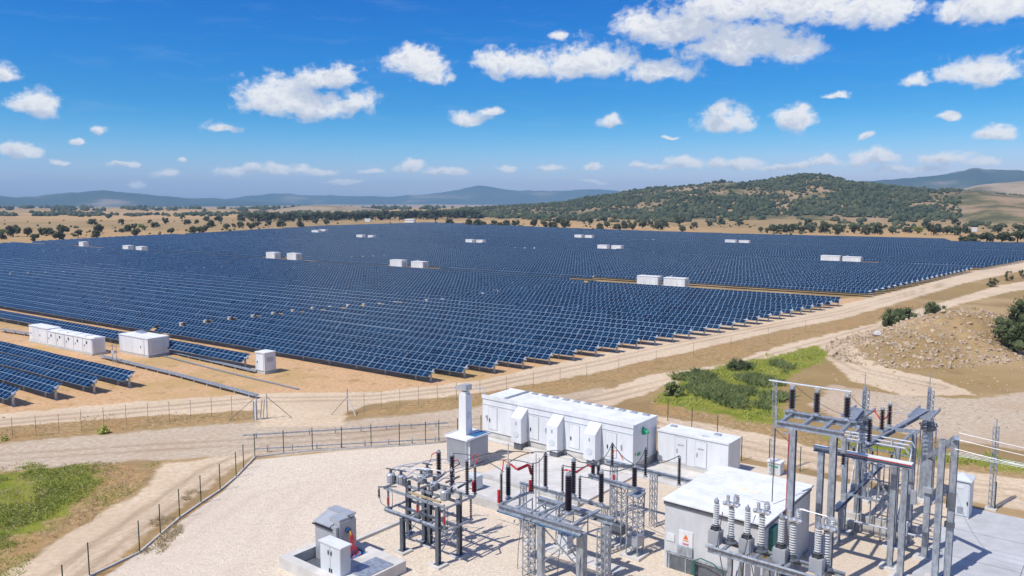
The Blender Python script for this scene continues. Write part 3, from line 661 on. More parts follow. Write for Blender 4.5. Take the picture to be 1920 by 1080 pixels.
# ------------------------------------------------------------------ cabins and cabinets on the left service strip
def RL(px, py, z=0):
    g = G(px, py, z); return Vector((g.x, g.y, 0))
def place_box(pl, pr):
    """centre-line helper: left and right front corners on the ground, in the row frame"""
    a, b = RL(*pl), RL(*pr); e = Vector((math.cos(ROW_RZ), math.sin(ROW_RZ), 0)); L = (b - a).dot(e); return a, e, L
a, e, L = place_box((225, 660.6), (274, 672.4)); nv = Vector((-e.y, e.x, 0))
t = cabin('long white inverter cabin with a flat roof beside the single panel row', a + e * L / 2 + nv * 1.5, L, 2.55, 3.0, name='inverter_cabin', group='white cabins on the left service strip')
MB().box((-L * .25, .75, 2.72), (1.5, .9, .24), Matrix.Rotation(.12, 3, 'Y')).build('roof_hatch', 'galv', t)
MB().box((L / 2 + .02, 0, 1.4), (.04, 2.0, 1.7)).build('vent_grille', 'lightgrey', t); cab_door(t, L * .3, -1.5, .35, .9, 2.0)
a, e, L = place_box((481, 698.5), (501.5, 703)); 
t = cabin('small white cabinet standing alone at the end of the single panel row', a + e * 0.85 + nv * .75, 1.75, 2.55, 1.6, name='inverter_cabin', group='white cabins on the left service strip')
cab_door(t, 0, -.8, .4, 1.3, 2.0)
o = MB()
for q in range(5): o.box((.89, 0, 1.5 + q * .12), (.03, .9, .06))
o.build('vent_grille', 'grey', t)
a, e, L = place_box((91, 648.5), (164.7, 668))
t = thing('inverter_cabinet', 'row of five white inverter doors under flat lids on a concrete slab', 'cabinet', a + e * L / 2 + nv * .9, ROW_RZ, 'white cabinets on the left slab')
MB().box((0, 0, 1.2), (L, 1.8, 2.0)).build('wall', 'white', t)
MB().box((0, 0, .12), (L + .3, 2.2, .25)).build('plinth', 'concrete', t)
for q in range(5):
    x = -L / 2 + L * (q + .5) / 5
    MB().box((x, 0, 2.26), (L / 5 - .06, 2.0, .12)).box((x, .1, 2.36), (L / 5 - .4, 1.2, .1)).build('lid', 'roofwhite', t)
    d = cab_door(t, x, -.9, .3, L / 5 - .25, 1.8); MB().box((x - .2, -.955, 1.65), (.3, .03, .35)).build('screen', 'dark', d)
o = MB()
for q in range(8): o.box((L / 2 + .012, 0, .5 + q * .2), (.03, 1.3, .1))
o.build('vent_grille', 'lightgrey', t)
a, e, L = place_box((53.9, 640.5), (90, 649))
t = thing('inverter_cabinet', 'two plain white cabinets joined side by side left of the five doors', 'cabinet', a + e * L / 2 + nv * .9, ROW_RZ, 'white cabinets on the left slab')
MB().box((-L / 4, .1, 1.3), (L / 2 - .02, 1.7, 2.3)).box((L / 4, 0, 1.3), (L / 2 - .02, 1.8, 2.3)).build('wall', 'white', t)
MB().box((-L / 4, .1, 2.5), (L / 2, 1.85, .12)).box((L / 4, 0, 2.5), (L / 2, 1.95, .12)).build('roof', 'roofwhite', t)
MB().box((0, 0, .1), (L + .2, 2.0, .25)).build('plinth', 'concrete', t)
for q in (-.25, .25): cab_door(t, q * L, -.9 + (.15 if q < 0 else 0), .4, L * .4, 1.9)
# concrete slab under them, cable trays, tray stand
def tray(name, label, pts, w, h, z, cat='cable tray', m='galv', group=None):
    P = [Vector((p.x, p.y, z)) for p in pts]; org = P[0].copy(); org.z = 0
    t = thing(name, label, cat, org, 0, group); mb = MB()
    for p, q in zip(P[:-1], P[1:]):
        mb.bar(p - org, q - org, w, .04); d = (q - p).normalized(); s = Vector((-d.y, d.x, 0)) * w / 2
        for sg in (-1, 1): mb.bar(p - org + s * sg + Vector((0, 0, h / 2)), q - org + s * sg + Vector((0, 0, h / 2)), .05, h)
        k = int((q - p).length / 3)
        for j in range(k + 1): c = p.lerp(q, (j + .5) / (k + 1)) - org; MB().box((c.x, c.y, z / 2), (.12, w * .8, z)).build('support', 'concrete', t)
    mb.build('tray', m, t); return t
tray('cable_tray', 'grey cable tray running down to the gate post at the left', [RL(188, 672), RL(330, 707), RL(482, 748)], .5, .12, .35)
tray('cable_tray', 'thin grey conduit on the ground right of the long cabin', [RL(305, 668), RL(420, 698), RL(560, 731)], .18, .06, .08)
tray('cable_tray', 'grey cable tray between the white cabins and the panel row', [RL(0, 622), RL(120, 640)], .6, .12, .4)
tray('cable_tray', 'grey tray under the single panel row beside the long cabin', [RL(306, 660), RL(478, 700)], .5, .1, .3)
g = RL(212, 682); t = thing('service_post', 'thin steel service post with small boxes between the two white cabins', 'post', g)
MB().cyl((0, 0, 0), (0, 0, 2.6), .05).cyl((.5, 0, 0), (.5, 0, 2.3), .04).bar((-.2, 0, 2.3), (.8, 0, 2.3), .06).build('post', 'galv', t)
MB().box((.1, -.12, 1.5), (.35, .2, .5)).box((.45, -.12, .9), (.25, .18, .35)).build('meter_box', 'lightgrey', t)
# ------------------------------------------------------------------ trees of the open country beyond the field
def crown_mesh(name, m, nclump, nleaf, seed, flat=0.72, leaf=0.16):
    """a crown one metre across: leaf-sized faces gathered in clumps through a domed, uneven volume, over a dark inner mass of twigs"""
    r = random.Random(seed); mb = MB(); cl = []
    for k in range(nclump):
        a = r.uniform(0, 2 * math.pi); q = math.sqrt(r.random()) * .40; z = r.uniform(0.0, 1) ** .8
        cl.append((q * math.cos(a) * (1.1 - z * .55), q * math.sin(a) * (1.1 - z * .55), .17 + z * flat * .72, r.uniform(.08, .25)))
    for (cx, cy, cz, cr) in cl:
        mb2 = [Vector((r.gauss(0, 1), r.gauss(0, 1), r.gauss(0, 1))).normalized() for _ in range(nleaf)]
        for d in mb2:
            p = Vector((cx, cy, cz)) + Vector((d.x, d.y, d.z * .8)) * cr * r.uniform(.6, 1.1)
            n = (d + Vector((r.uniform(-.6, .6), r.uniform(-.6, .6), r.uniform(-.2, .8)))).normalized()
            x = n.orthogonal().normalized(); y = n.cross(x); s_ = leaf * r.uniform(.5, 1.0) * .5; a = r.uniform(0, 6.28)
            x, y = x * math.cos(a) + y * math.sin(a), y * math.cos(a) - x * math.sin(a)
            mb.add([p - x * s_, p - y * s_ * .7, p + x * s_, p + y * s_ * .7], [(0, 1, 2, 3)])
        # twiggy core of the clump
        mb.lathe([(cr * .25, -cr * .55), (cr * .55, -cr * .15), (cr * .5, cr * .25), (cr * .15, cr * .5)], (cx, cy, cz), 6)
    o = mb.build(name, m); return o
def trunk_mesh(seed):
    r = random.Random(seed); mb = MB()
    mb.tube([(0, 0, -.05), (.01, .005, .12), (.0, .01, .28), (.02, 0, .45)], .035, 6)
    for k in range(4):
        a = k * 1.6 + r.random(); mb.tube([(0, 0, .2 + .03 * k), (.1 * math.cos(a), .1 * math.sin(a), .34), (.24 * math.cos(a), .24 * math.sin(a), .5)], .016, 5)
    return mb
TREE_PROTO = []
for k in range(5):
    c = crown_mesh('crown', 'oak', 15 + 2 * (k % 3), 46, 100 + k, .62 + .1 * (k % 3)); tr = trunk_mesh(k).build('trunk', 'bark')
    TREE_PROTO.append((c.data, tr.data)); bpy.data.objects.remove(c); bpy.data.objects.remove(tr)
c = crown_mesh('crown', 'limeleaf', 14, 46, 300, .75); LIME = c.data; bpy.data.objects.remove(c)
_tk = [0]
def tree(px, py, wpx, label, group, lime=False, hk=1.0):
    _tk[0] += 1; g = G(px, py); d = math.hypot(g.x, g.y); z = hz(g.x, g.y); w = wpx * g.y / F_PX * 1.2
    t = thing('oak_tree' if not lime else 'lime_green_tree', label, 'tree', (g.x, g.y, z), random.uniform(0, 6.28), group)
    cm, tm = TREE_PROTO[_tk[0] % 5]
    for nm, me in (('crown', LIME if lime else cm), ('trunk', tm)):
        o = bpy.data.objects.new(nm, me); COL.objects.link(o); o.parent = t
    t.scale = (w, w * random.uniform(.85, 1.1), w * random.uniform(.86, 1.02) * hk); return t
A_ = [(4,449,14),(25,444,25),(51,444,20),(66,453.5,18),(80,441,20),(94,441,16),(111,452,20),(118,440,22),(147,445,17),(180,446,18),(185,436,19),(174,422,15),(204,410,9),(228,422,12),(240,435,15),(228,436,10),(252,430,13),(256,443,17),(290,427,15),(281,419,8),(310,420,13),(300,440,6),(321,439,14),(342,411,10),(351,421,13),(362,437,15),(374,437,16),(385,437,15),(369,419,9),(388,415,13),(396,427,15),(410,417,15),(426,432,16),(438,427,9),(450,426,13),(452,415,15),(470,430,16)]
A_ += [(483,426,12),(504,425,12),(526,426,17),(562,426,15),(592,420,13),(613,422,14),(817,414,9),(842,422,15)]
for k, q in enumerate(sorted(A_)): tree(*q, f"round dark oak, {ordinal(k + 1)} from the left in the dry grass beyond the left field edge", 'oaks scattered beyond the left field edge')
tree(267, 432, 13, 'small lime green tree among the dark oaks beyond the left field edge', 'lime green trees', True)
tree(3, 441, 14, 'lime green tree at the extreme left edge of the picture', 'lime green trees', True)
B_ = [(x, 414.5 - (x - 480) * .016 + (x % 5) * .5, 13 + (x * 7) % 9) for x in range(470, 900, 9)]
for k, q in enumerate(B_): tree(*q, f"dark oak, {ordinal(k + 1)} from the left in the dense belt behind the field", 'oaks of the dense belt behind the field')
C_ = [(879,425,15),(896,426,17),(908,425,12),(927,426,15),(937,426,13),(950,426,15),(967,425,15),(1000,426,18),(1020,427,15),(1035,428,18),(1046,419,13),(1060,429,20),(1095,418,9),(1104,420,15),(1121,415,6),(1125,432,15),(1132,416,13),(1139,427,15),(1152,414,11),(1157,431,16),(1170,429,16),(1186,431,17),(1204,428,17),(1220,427,14),(1235,431,18),(1247,425,13),(1275,422,20),(1281,436,16),(1301,431,16),(1330,424,12),(1352,421,14),(1388,424,12),(1427,436,12),(1439,437,12)]
for k, q in enumerate(sorted(C_)): tree(*q, f"round dark oak, {ordinal(k + 1)} from the left behind the far field edge below the hill", 'oaks behind the far field edge below the hill')
D_ = [(1455,436,20),(1472,436,18),(1487,436,20),(1506,436,16),(1520,436,17),(1545,437,21),(1571,440,23),(1602,438,20),(1625,440,20),(1645,439,22),(1674,439,16),(1702,437,15),(1750,441,26),(1775,440,20),(1795,441,25),(1810,438,16),(1870,437,20),(1910,437,20),(1790,424,18),(1735,424,12),(1690,429,9),(1660,428,8),(1575,421,9),(1515,425,18)]
for k, q in enumerate(sorted(D_)): tree(*q, f"round dark oak, {ordinal(k + 1)} from the left in the hedge line behind the right field corner", 'oaks behind the right field corner')
tree(1720, 438, 15, 'yellowish green tree in the hedge line behind the right field corner', 'lime green trees', True)
for k, q in enumerate([(1805,456,20),(1824,456,22),(1850,455,27),(1878,455,27),(1908,455,28),(1938,456,26)]): tree(*q, f"large round oak, {ordinal(k + 1)} from the left in front of the right hedge line", 'large oaks in front of the right hedge line', hk=.9)

# woods too far to count: belts of crowns between the fields, and the scrub that covers the hill
def blob(mb, x, y, z, w, h, r):
    n = 6; ph = r.random() * 6
    rings = [(.30, 0.0), (.52, .3), (.42, .72), (.12, 1.0)]
    vs = []
    for rr, zz in rings:
        for k in range(n):
            a = ph + 2 * math.pi * k / n; q = rr * r.uniform(.72, 1.25); vs.append((x + w * q * math.cos(a), y + w * q * math.sin(a), z - .1 * h + h * zz * r.uniform(.9, 1.08)))
    mb.add(vs, [(i * n + k, i * n + (k + 1) % n, (i + 1) * n + (k + 1) % n, (i + 1) * n + k) for i in range(3) for k in range(n)] + [tuple(range(3 * n, 4 * n))])
r = random.Random(5); mb = MB()
for (x0, x1, y0, y1, num, s0, s1) in [(-60, 190, 398, 404, 420, 5, 9), (150, 480, 400, 406, 240, 5, 8), (480, 1000, 399, 406, 650, 5, 9), (740, 1020, 405, 410, 260, 6, 9), (-60, 1100, 389, 396, 700, 8, 16), (980, 1900, 404, 412, 900, 5, 8), (1000, 1440, 413, 417, 160, 4, 7), (1440, 1960, 418, 431, 190, 3, 6),
                                     (1560, 1960, 405, 416, 220, 5, 8), (0, 900, 412, 446, 260, .8, 2.4), (900, 1440, 419, 431, 160, .8, 2.4), (1440, 1960, 428, 441, 140, .8, 2.2)]:
    for k in range(num):
        px = r.uniform(x0, x1); py = r.uniform(y0, y1)
        if vnoise(np.array([px / 23.]), np.array([py / 2.2]), 9)[0] < .48: continue
        g = G(px, py); w = r.uniform(s0, s1); blob(mb, g.x, g.y, hz(g.x, g.y), w, w * r.uniform(.6, .85), r)
tag(mb.build('distant_woods', 'scrub'), 'dark belts of oak wood between the dry fields towards the horizon', 'woods', kind='stuff')
mb = MB(); nr_, na_ = HILL.shape[:2]
cnt = 0
while cnt < 13500:
    fj, fi = r.uniform(3, nr_ * .66), r.uniform(0, na_ - 1.01); j, i = int(fj), int(fi); a, b = fj - j, fi - i
    P_ = HILL[j, i] * (1 - a) * (1 - b) + HILL[j + 1, i] * a * (1 - b) + HILL[j, i + 1] * (1 - a) * b + HILL[j + 1, i + 1] * a * b
    if P_[2] < hz(P_[0], P_[1]) - .5: cnt += .3; continue
    v = fbm(np.array([P_[0] / 75]), np.array([P_[1] / 75]), 4, 77)[0]
    px = PR(*P_)[0]
    if px > 1800 and P_[1] < 1130: cnt += .2; continue                    # the bare slope at the right foot of the hill
    if v > .535 and r.random() > .22: cnt += .1; continue
    w = r.uniform(3, 8) * (1.0 if v < .44 else .7); blob(mb, P_[0], P_[1], P_[2], w, w * r.uniform(.55, .95), r); cnt += 1
tag(mb.build('hill_scrub', 'scrub'), 'dark green oak scrub covering the wooded hill with bare tan gaps', 'scrub', kind='stuff')

# ------------------------------------------------------------------ bushes, reeds, grass, rubble near the yard
def bush(px, py, wpx, hpx, label, m='bush', name='bush', n=26, leaf=.10, group=None):
    g = G(px, py); z = hz(g.x, g.y); w = wpx * g.y / F_PX; h = hpx * math.hypot(g.y, g.x) / F_PX * 1.05; r = random.Random(int(px * 7 + py))
    t = thing(name, label, 'bush', (g.x, g.y, z), 0, group); mb = MB(); st = MB()
    for k in range(n):
        a = r.uniform(0, 6.28); q = math.sqrt(r.random()); zz = r.random() * (1 - .55 * q * q)
        c = Vector((q * w * .42 * math.cos(a), q * w * .32 * math.sin(a), h * (.12 + .72 * zz))); cr = w * r.uniform(.10, .17)
        st.tube([(c.x * .2, c.y * .2, -.05), (c.x * .6, c.y * .6, c.z * .5), tuple(c)], .03, 4)
        for _ in range(70):
            d = Vector((r.gauss(0, 1), r.gauss(0, 1), r.gauss(0, 1))).normalized(); p = c + d * cr * r.uniform(.5, 1.15)
            nn = (d + Vector((r.uniform(-.7, .7), r.uniform(-.7, .7), r.uniform(0, .9)))).normalized(); x = nn.orthogonal().normalized(); y = nn.cross(x); s_ = leaf * r.uniform(.6, 1.4) * max(1, w / 5)
            mb.add([p - x * s_, p - y * s_ * .5, p + x * s_, p + y * s_ * .5], [(0, 1, 2, 3)])
        mb.lathe([(cr * .2, -cr * .6), (cr * .55, -cr * .1), (cr * .45, cr * .3), (cr * .1, cr * .55)], c, 6)
    mb.build('foliage', m, t); st.build('stem', 'bark', t); return t
bush(1690, 612, 78, 42, 'wide dark green bush at the left end of the rubble heap', n=40)
bush(1752, 592, 46, 28, 'smaller dark green bush behind the wide one at the rubble heap')
bush(1908, 664, 105, 88, 'large dark bush at the right edge of the picture beside the rubble heap', n=52)
bush(1384, 694, 48, 22, 'low dark shrub on the edge of the second track above the reeds')
bush(1862, 538, 24, 18, 'small dark shrub beside the far part of the right track', n=14)
bush(1890, 527, 20, 20, 'upright thorn shrub near the right end of the track', n=12)
bush(1918, 522, 18, 20, 'small shrub at the right edge where the tracks part', n=12)
bush(195, 812, 26, 15, 'small green tuft bush on the verge below the wire fence', 'grass', n=14, leaf=.07)
bush(8, 826, 14, 8, 'tiny green shrub on the verge at the left edge', 'grass', n=10, leaf=.06)
bush(1262, 742, 40, 34, 'pale green bush at the left end of the reed bed', 'reed', n=22)
def blades(name, label, m, polys, num, h0, h1, w, seed, lean=.35, patch=3.0, cat='grass', thr=0.0):
    r = np.random.default_rng(seed); vs = []; fs = []
    for poly, share in polys:
        P = np.array(poly); lo, hi = P.min(0), P.max(0); k = int(num * share)
        X = r.uniform(lo[0], hi[0], k * 4); Y = r.uniform(lo[1], hi[1], k * 4); dd = np.hypot(X, Y)
        sd = poly_sd(X, Y, poly); nz = fbm(X / patch, Y / patch, 3, seed)
        ok = (sd + (nz - .45) * 9 > .4) & (nz > thr) & (r.random(k * 4) < np.clip((55 / dd) ** 2 + .25, 0, 1)); X, Y = X[ok][:k], Y[ok][:k]; nz = nz[ok][:k]
        Z = height(X, Y)
        for x, y, z, q in zip(X, Y, Z, nz):
            a = r.uniform(0, 6.28); h = r.uniform(h0, h1) * (.55 + q); ww = w * r.uniform(.6, 1.3); lx, ly = r.normal(0, lean * h, 2)
            ca, sa = math.cos(a) * ww, math.sin(a) * ww; o = len(vs)
            vs += [(x - ca, y - sa, z - .03), (x + ca, y + sa, z - .03), (x + lx * .4 + ca * .7, y + ly * .4 + sa * .7, z + h * .6), (x + lx, y + ly, z + h)]
            fs += [(o, o + 1, o + 2), (o, o + 2, o + 3)]
    mb = MB(); mb.v = vs; mb.f = fs; mb.m = [0] * len(fs); return tag(mb.build(name, m), label, cat, kind='stuff')
GR = REG['green']
reed_poly = gp((1290,752),(1300,715),(1350,694),(1420,684),(1470,680),(1490,700),(1450,728),(1462,790),(1410,788),(1340,762))
blades('reeds', 'tall green reeds and rushes in the ditch right of the substation', 'reed', [(reed_poly, 1)], 24000, .25, .85, .028, 3, .45, 3.2, 'reeds', .40)
blades('ditch_grass', 'bright green grass around the reeds and along the ditch', 'grass', [(GR[1], .8), (GR[2], .2)], 16000, .12, .36, .022, 4, .6, 2.2, thr=.36)
blades('grass', 'bright green grass in the bottom left corner beside the sandy track', 'grass', [(GR[0], .7), (REG['dry'][4], .3)], 40000, .05, .16, .016, 5, .9, 2.6, thr=.40)
blades('dry_grass', 'straw coloured dry grass on the verges of the tracks', 'straw', [(REG['dry'][1], .3), (REG['dry'][2], .3), (REG['dry'][0], .15), (REG['dry'][3], .12), (REG['dry'][4], .3), (GR[1], .3), (gp((1650,660),(1700,610),(1800,585),(1900,590),(1890,680),(1700,690)), .2)], 34000, .04, .17, .013, 6, .8, 1.8, thr=.36)
r = random.Random(12); mb = MB()
for k in range(6500):
    a = r.uniform(0, 6.28); q = math.sqrt(r.random()) * 1.05; u, w = q * 27 * math.cos(a), q * 12.5 * math.sin(a)
    x, y = MOUND.x + u * .80 - w * .60, MOUND.y + u * .60 + w * .80; s_ = .07 + .30 * r.random() ** 5 + (.3 if r.random() < .01 else 0)
    z = hz(x, y); rot = Matrix.Rotation(r.uniform(0, 6), 3, Vector((r.random(), r.random(), r.random() + .01)))
    vs = [rot @ Vector((sx * s_ * r.uniform(.5, 1), sy * s_ * r.uniform(.4, 1), sz * s_ * r.uniform(.3, .7))) + Vector((x, y, z + s_ * .15)) for sz in (-1, 1) for sx, sy in ((-1, -1), (1, -1), (1, 1), (-1, 1))]
    mb.add(vs, [(3, 2, 1, 0), (4, 5, 6, 7), (0, 1, 5, 4), (1, 2, 6, 5), (2, 3, 7, 6), (3, 0, 4, 7)])
tag(mb.build('rubble', 'stone'), 'heap of broken tan stones and earth beside the track', 'rubble', kind='stuff')
g = G(1645, 646); mb = MB(); mb.lathe([(.5, -.2), (.75, .15), (.55, .5), (.2, .7)], (g.x, g.y, hz(g.x, g.y)), 5); tag(mb.build('boulder', MT['concrete']), 'pale grey boulder at the left foot of the rubble heap', 'rock')
r = random.Random(13); mb = MB()
for poly, num in ((REG['ochre'][0], 500), (gp((1560,700),(1920,690),(1920,800),(1600,800)), 700), (REG['grey'][0], 300)):
    xs = [p[0] for p in poly]; ys = [p[1] for p in poly]
    for k in range(num):
        x, y = r.uniform(max(-90, min(xs)), max(xs)), r.uniform(min(ys), min(180, max(ys))); s_ = .04 + .10 * r.random() ** 3
        if poly_sd(np.array([x]), np.array([y]), poly)[0] < 0: continue
        mb.lathe([(s_, -.02), (s_ * 1.1, s_ * .5), (s_ * .5, s_)], (x, y, hz(x, y)), 5)
tag(mb.build('loose_stones', 'stone'), 'loose small stones scattered over the bare ground', 'stones', kind='stuff')
# the small sheds beyond the field
for (x, y, w, h, lab) in [(769, 416.5, 18, 6, 'small white shed beyond the far corner of the field'), (690, 415, 11, 5, 'tiny pale shed half hidden by the dense oak belt'), (1826, 434, 9, 7, 'tiny grey hut between the oaks at the right')]:
    g = G(x, y); k = g.y / F_PX; t = thing('shed', lab, 'shed', (g.x, g.y, hz(g.x, g.y)), -.2)
    W, H_ = w * k, h * k * .8; MB().box((0, 0, H_ / 2), (W, W * .6, H_)).build('wall', 'roofwhite', t)
    MB().add([(-W / 2 - .2, -W * .34, H_), (W / 2 + .2, -W * .34, H_), (W / 2 + .2, W * .34, H_), (-W / 2 - .2, W * .34, H_), (-W / 2 - .2, 0, H_ * 1.35), (W / 2 + .2, 0, H_ * 1.35)], [(0, 1, 5, 4), (2, 3, 4, 5), (0, 4, 3), (1, 2, 5)]).build('roof', 'concretelight', t)
# ------------------------------------------------------------------ substation frame: s to the right along the cabins, t away from the camera
SX, TX = Vector((.7804, -.6252, 0)), Vector((.6252, .7804, 0)); SUB_RZ = math.atan2(-.6252, .7804)
def W(s, t, z=0.0): return SX * s + TX * t + Vector((0, 0, z))
def A(px, py, z=0.0):
    g = G(px, py, z); return Vector((g.dot(SX), g.dot(TX), z))
def zt(s, t, ty):
    w = W(s, t); return ztop(w.x, w.y, ty)
def sub(name, label, cat, s, t, group=None, z=0.0): return thing(name, label, cat, W(s, t, z), SUB_RZ, group)
class Loc:
    """shifts substation coordinates to a thing's own origin"""
    def __init__(q, s, t): q.o = Vector((s, t, 0))
    def __call__(q, *p):
        p = p[0] if len(p) == 1 else p
        return Vector((p[0], p[1], p[2] if len(p) > 2 else 0.0)) - q.o

# ------------------------------------------------------------------ fences
def fence(name, label, pts, hp, post_m, post_r, wires, brace=(), mesh_r=.0035, vstep=1.1):
    P = [Vector((p.x, p.y, hz(p.x, p.y))) for p in pts]; org = P[0].copy(); t = thing(name, label, 'fence', org)
    for k, p in enumerate(P):
        q = p - org; mb = MB(); mb.cyl((q.x, q.y, q.z - .3), (q.x, q.y, q.z + hp), post_r, n=8); mb.cyl((q.x, q.y, q.z + hp), (q.x, q.y, q.z + hp + .04), post_r * 1.2, post_r * .4, n=8); mb.build('post', post_m, t)
    wm = MB()
    for a, b in zip(P[:-1], P[1:]):
        a, b = a - org, b - org
        for h in wires: wm.bar(a + Vector((0, 0, h)), b + Vector((0, 0, h)), mesh_r * 2)
        L = (b - a).length; n = max(2, int(L / vstep))
        for j in range(1, n): c = a.lerp(b, j / n); wm.bar(c + Vector((0, 0, .08)), c + Vector((0, 0, wires[-1])), mesh_r * 1.3)
    wm.build('wire_mesh', 'wire', t)
    return t, P, org
FL = [(120,1128),(170,1080),(219,1080),(262,1037),(301,1003),(337,972),(377,944),(413,920),(443,895),(457,880),(478,858),(532,851),(586,846),(641,843),(696,839),(749,837),(798,833),(823,830),(858,826),(902,820)]
FL = [FL[0], (168,1082)] + FL[3:]
t, P, o_ = fence('wire_fence', 'dark green post and wire fence around the left side of the gravel yard', [G(*p) for p in FL], 2.0, 'fencegreen', .035, (.08, .45, .85, 1.25, 1.65, 1.95))
mb = MB()
for a, b in zip(P[:-1], P[1:]): mb.bar(a - o_ + Vector((0, 0, .02)), b - o_ + Vector((0, 0, .02)), .12, .2)
mb.build('kerb', 'concrete', t)
FR = [(1252,789),(1297,803),(1345,820),(1390,864),(1442,868),(1500,884),(1560,897),(1620,909),(1680,922),(1743,935),(1865,957),(1960,976)]
fence('wire_fence', 'green post and wire fence behind the containers and gantries on the right', [G(*p) for p in FR], 2.0, 'fencegreen', .035, (.08, .45, .85, 1.25, 1.65, 1.95))
fence('wire_fence', 'thin rusty wire fence on the verge at the left, ending at the gate post', [G(*p) for p in [(-40,826),(24,822),(68,818),(111,814),(153,808),(195,802),(237,797),(278,793),(318,790),(358,786),(397,781),(435,778),(476,788)]], 1.9, 'rust', .022, (.3, .7, 1.1, 1.5, 1.85), mesh_r=.0025, vstep=3)
fence('wire_fence', 'thin rusty wire fence on the brown verge behind the long white building', [G(*p) for p in [(652,775),(683,771),(715,767),(750,764),(785,759),(820,754),(856,750),(900,744),(950,737),(1000,729),(1050,720),(1100,711),(1160,699),(1230,684),(1300,669),(1370,654),(1440,638),(1510,622)]], 1.9, 'rust', .02, (.3, .7, 1.1, 1.5, 1.85), mesh_r=.0025, vstep=3)
# gate posts
g = G(482, 787); t = thing('gate_post', 'braced gate post with a folded wire gate at the left side of the opening', 'gate post', g)
mb = MB(); mb.cyl((0, 0, -.2), (0, 0, 2.6), .05).cyl((.9, .3, -.2), (.9, .3, 2.5), .05); mb.build('post', 'galv', t)
MB().bar((0, 0, 2.3), (-2.6, -.4, 0), .05).bar((.9, .3, 2.2), (3.2, .7, 0), .05).build('brace', 'rust', t)
mb = MB(); mb.box((-.15, -.1, .9), (.22, .12, 1.9), mi=1); mb.bar((.3, .1, .1), (.55, .0, 2.0), .09).bar((.55, .2, .1), (.75, .1, 2.0), .07); mb.build('folded_gate', ['galv', 'roofwhite'], t)
g = G(652, 777); t = thing('gate_post', 'braced gate post with a white stay at the right side of the opening', 'gate post', g)
MB().cyl((0, 0, -.2), (0, 0, 2.6), .06).build('post', 'galv', t); MB().bar((0, 0, 1.8), (-1.6, -.2, 0), .05).build('brace', 'rust', t); MB().bar((0, 0, 1.7), (.9, -.5, 0), .08).build('stay', 'cream', t)
# guard rails on the grey road
for (p0, p1, w_, h_, lab) in [((455,824),(840,800),.10,.12,'long grey guard rail lying along the road behind the left fence'), ((478,849),(838,829),.08,.08,'second lower rail on the ground behind the left fence')]:
    a, b = G(*p0), G(*p1); t = thing('guard_rail', lab, 'guard rail', a); d = b - a; mb = MB(); mb.bar((0, 0, h_ + .25), d + Vector((0, 0, h_ + .25)), .06, h_)
    mb.build('rail', 'galv', t); mb = MB()
    for k in range(8): c = d * ((k + .5) / 8); mb.box((c.x, c.y + .08, .22), (.08, .08, .6))
    mb.build('rail_posts', 'galv', t)

# ------------------------------------------------------------------ long white switch house
E0, E1, EY0, EY1 = -45.5, -30.15, 52.6, 56.35; L_ = Loc((E0 + E1) / 2, EY0)
t = sub('switch_house', 'long white switchgear building with four doors and three cooling units on its front', 'building', (E0 + E1) / 2, EY0)
hw = (E1 - E0) / 2; D_ = EY1 - EY0
o = MB(); o.box((0, D_ / 2, 2.17), (2 * hw, D_, 2.94))
for q in range(1, 4): o.box((-hw + q * hw / 2, -.012, 2.1), (.07, .03, 2.9), mi=1)
o.box((0, -.02, 3.12), (2 * hw, .05, .05), mi=1); o.build('wall', ['white', 'lightgrey'], t)
o = MB(); o.box((0, D_ / 2, .35), (2 * hw - .2, D_ - .2, .7)); o.build('plinth', 'concretelight', t)
o = MB(); o.box((1.0, D_ / 2, 3.70), (2 * hw - 2.0, D_ + .12, .12)); o.box((-hw + 1.0, D_ / 2, 3.67), (2.02, D_ + .02, .06))
o.build('roof', 'roofwhite', t)
o = MB(); o.box((0, -.03, 3.78), (2 * hw + .1, .08, .34)).box((-hw + 2.3, D_ / 2, 3.82), (.12, D_ + .1, .2), mi=1).box((0, D_ + .05, 3.74), (2 * hw, .07, .16)).box((hw + .02, D_ / 2, 3.74), (.06, D_ + .1, .18))
o.build('parapet', ['white', 'galv'], t)
for q in range(11): MB().box((-hw + 3.2 + q * 1.13, D_ - .25, 3.8), (.55, .4, .12)).build('roof_vent', 'grey', t)
for px in (924, 1000, 1070, 1153):
    x = A(px, 830, 1.7).x; x = {924: -44.3, 1000: -39.75, 1070: -35.6, 1153: -32.1}[px]
    d = cab_door(t, x - (E0 + E1) / 2, 0, .95, .95, 1.95, handle=False); MB().box((x - (E0 + E1) / 2 - .32, -.07, 1.75), (.07, .08, .3)).build('handle', 'dark', d)
for x in (-40.95, -37.2, -33.55):
    xl = x - (E0 + E1) / 2; o = MB()
    w_, d_, z0, z1 = 1.1, .95, .6, 2.75
    vs = [(xl - w_ / 2, -d_, z0), (xl + w_ / 2, -d_, z0), (xl + w_ / 2, -.01, z0), (xl - w_ / 2, -.01, z0), (xl - w_ / 2, -d_, z1), (xl + w_ / 2, -d_, z1), (xl + w_ / 2, -.01, z1 + .75), (xl - w_ / 2, -.01, z1 + .75)]
    o.add(vs, [(3, 2, 1, 0), (4, 5, 6, 7), (0, 1, 5, 4), (1, 2, 6, 5), (2, 3, 7, 6), (3, 0, 4, 7)])
    u = o.build('cooling_unit', 'white', t, bevel=.02); o = MB()
    o.box((xl, -d_ - .01, 2.3), (.12, .03, .28)).cyl((xl, -d_ - .005, 1.35), (xl, -d_ - .03, 1.35), .28, n=14, mi=1); o.build('fan_grille', ['grey', 'lightgrey'], u)
    MB().box((xl + .1, -.45, .3), (.8, .8, .6)).build('bracket', 'galvdark', u)  # bracket block; its dark tone paints the shaded recess below the unit
